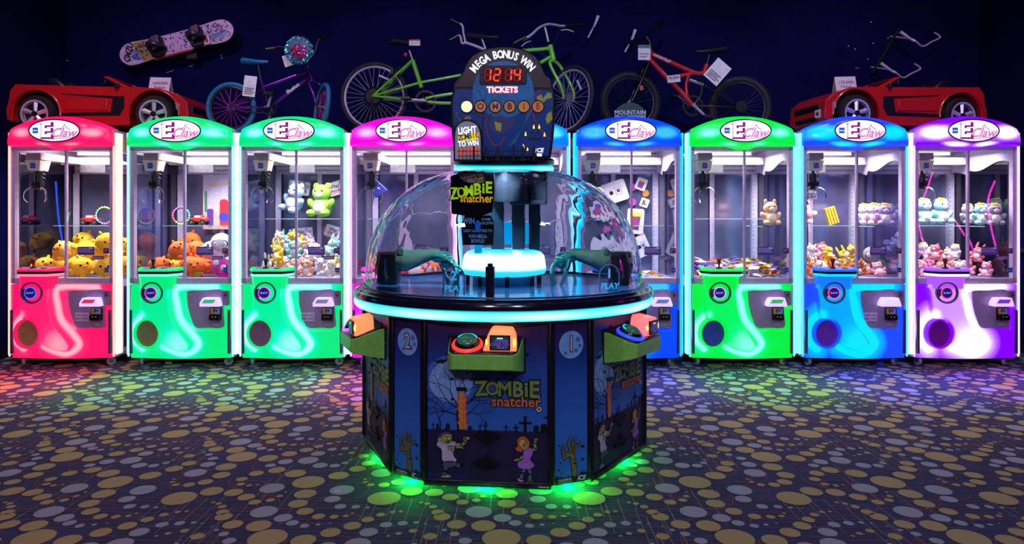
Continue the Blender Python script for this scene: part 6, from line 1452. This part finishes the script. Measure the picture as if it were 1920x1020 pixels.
mb.mat(mat('toy_blue', (50, 60, 170), .5)).prism([(-.04, .1), (.0, .11), (.05, -.1), (-.08, -.1)], -.015, .015); tag(mb.build('blue_pennant', bevel=.005), 'small blue cloth pennant hung in the magenta machine', 'pennant')
# loose foil packets, cards
def packet(m, name='foil_packet'):
    mb = MB(m); a, b = .045, .032
    mb.add([(-a, -b, 0), (a, -b, 0), (a, b, 0), (-a, b, 0), (-a*.6, -b*.6, .009), (a*.6, -b*.6, .009), (a*.6, b*.6, .009), (-a*.6, b*.6, .009), (-a*.6, -b*.6, -.007), (a*.6, -b*.6, -.007), (a*.6, b*.6, -.007), (-a*.6, b*.6, -.007)],
           [(0, 1, 5, 4), (1, 2, 6, 5), (2, 3, 7, 6), (3, 0, 4, 7), (4, 5, 6, 7), (1, 0, 8, 9), (2, 1, 9, 10), (3, 2, 10, 11), (0, 3, 11, 8), (11, 10, 9, 8)]); return mb.build(name)
PK = [('gold', (220, 170, 60)), ('silver', (190, 190, 210)), ('violet', (120, 80, 200)), ('orange', (225, 120, 50)), ('white', (225, 220, 230))]
protos = [packet(mat('foil_'+n_, c_, .25, .7 if n_ != 'white' else 0)) for n_, c_ in PK]; usedp = [False]*5
MID = ['far left', 'left', 'centre left', 'middle', 'centre', 'centre right', 'right', 'far right', 'corner']
def scatter(i, nx, ny, layers, w_, group, place, names):
    n = 0
    for L_ in range(layers):
        for jy in range(ny):
            for c in range(nx):
                k = rnd.choice(w_)
                o = protos[k] if not usedp[k] else protos[k].copy()
                if usedp[k]: C.objects.link(o)
                usedp[k] = True
                o.location = (XC[i]-.34+.68*(c+.5)/nx+rnd.uniform(-.015, .015), YF+.1+.6*jy/ny+rnd.uniform(-.015, .015), .745+.036*L_+rnd.uniform(0, .006)+.01*jy*(i == 6)); o.rotation_euler = (rnd.uniform(-.5, .5), rnd.uniform(-.4, .4), rnd.uniform(0, 3))
                tag(o, '%s packet, %s in the %s row, %s layer, %s' % (PK[k][0], ORD5(c, nx), ('front', 'second', 'third', 'fourth', 'fifth', 'rear')[jy], ('bottom', 'second', 'third', 'top')[L_], SHORT[i]), 'prize packet', group)
def ORD5(c, nx): return ('leftmost', 'second', 'third', 'fourth', 'fifth', 'sixth', 'seventh', 'eighth')[c]
scatter(6, 8, 5, 3, [0, 0, 1, 1, 2, 3, 4], 'foil packets in the bright green machine', '', '')
scatter(5, 6, 4, 1, [4, 4, 4, 1, 0], 'packets on the floor of the blue machine', '', '')
# small litter on the carpet
for (px, py, c_, sz, lb) in ((315, 682, (200, 190, 190), (.05, .03, .015), 'crumpled white paper scrap under the mint green machine'), (1651, 686, (40, 60, 210), (.045, .03, .03), 'small blue plastic block under the azure machine'), (1544, 683, (210, 130, 80), (.06, .015, .01), 'short orange pencil stub under the azure machine'),
        (1530, 691, (170, 175, 200), (.04, .025, .004), 'flat grey paper scrap before the azure machine'), (1705, 806, (160, 90, 220), (.03, .012, .003), 'tiny violet ticket scrap on the carpet right'), (632, 923, (220, 150, 210), (.035, .01, .003), 'tiny pink ticket scrap left of the dome game'), (1424, 683, (120, 130, 120), (.03, .02, .01), 'grey fluff scrap under the bright green machine'), (565, 679, (210, 215, 220), (.012, .012, .01), 'small white bead under the green bears machine')):
    Y = 1.261*1303/(py-405); q = P3(px, py, Y)
    tag(MB(mat('litter_%d' % px, c_, .6)).box(q[0]-sz[0]/2, q[0]+sz[0]/2, Y-sz[1]/2, Y+sz[1]/2, .0, sz[2]).build('litter_scrap', bevel=.002), lb, 'litter')
# neon tubes on the side walls; the machine glass mirrors them
NM = mat('neon_magenta', (255, 60, 220), .3, emit=(255, 50, 215), es=14); NB = mat('neon_blue', (40, 90, 255), .3, emit=(40, 90, 255), es=14); NG = mat('neon_green', (20, 230, 120), .3, emit=(20, 230, 120), es=7)
def neon(m, pts, x, lb): tag(MB(m).tube(catmull([(x, y, z) for y, z in pts], 5), .008, 6).build('neon_tube'), lb, 'neon light', 'neon tubes on the side walls')
neon(NM, [(3.7, 1.75), (3.62, 1.6), (3.45, 1.35), (3.5, 1.1), (3.7, .85)], 4.66, 'magenta neon tube nearest the violet machine on the right wall')
neon(NM, [(3.95, 1.75), (3.8, 1.5), (3.65, 1.3), (3.8, .9), (3.9, .7)], 4.66, 'second magenta neon squiggle on the right wall')
neon(NM, [(4.35, 1.2), (4.5, 1.05), (4.6, .9)], 4.66, 'short magenta neon squiggle on the right wall')
neon(NM, [(4.9, 1.6), (4.8, 1.35), (4.95, .85)], 4.66, 'long magenta neon squiggle at the right wall corner')
neon(NB, [(4.85, 1.6), (4.8, 1.2), (4.68, .8)], -4.46, 'straight blue neon tube on the left wall')
neon(NG, [(4.2, .95), (4.55, .95), (4.7, 1.05), (4.6, 1.3)], -4.46, 'green neon outline on the left wall')
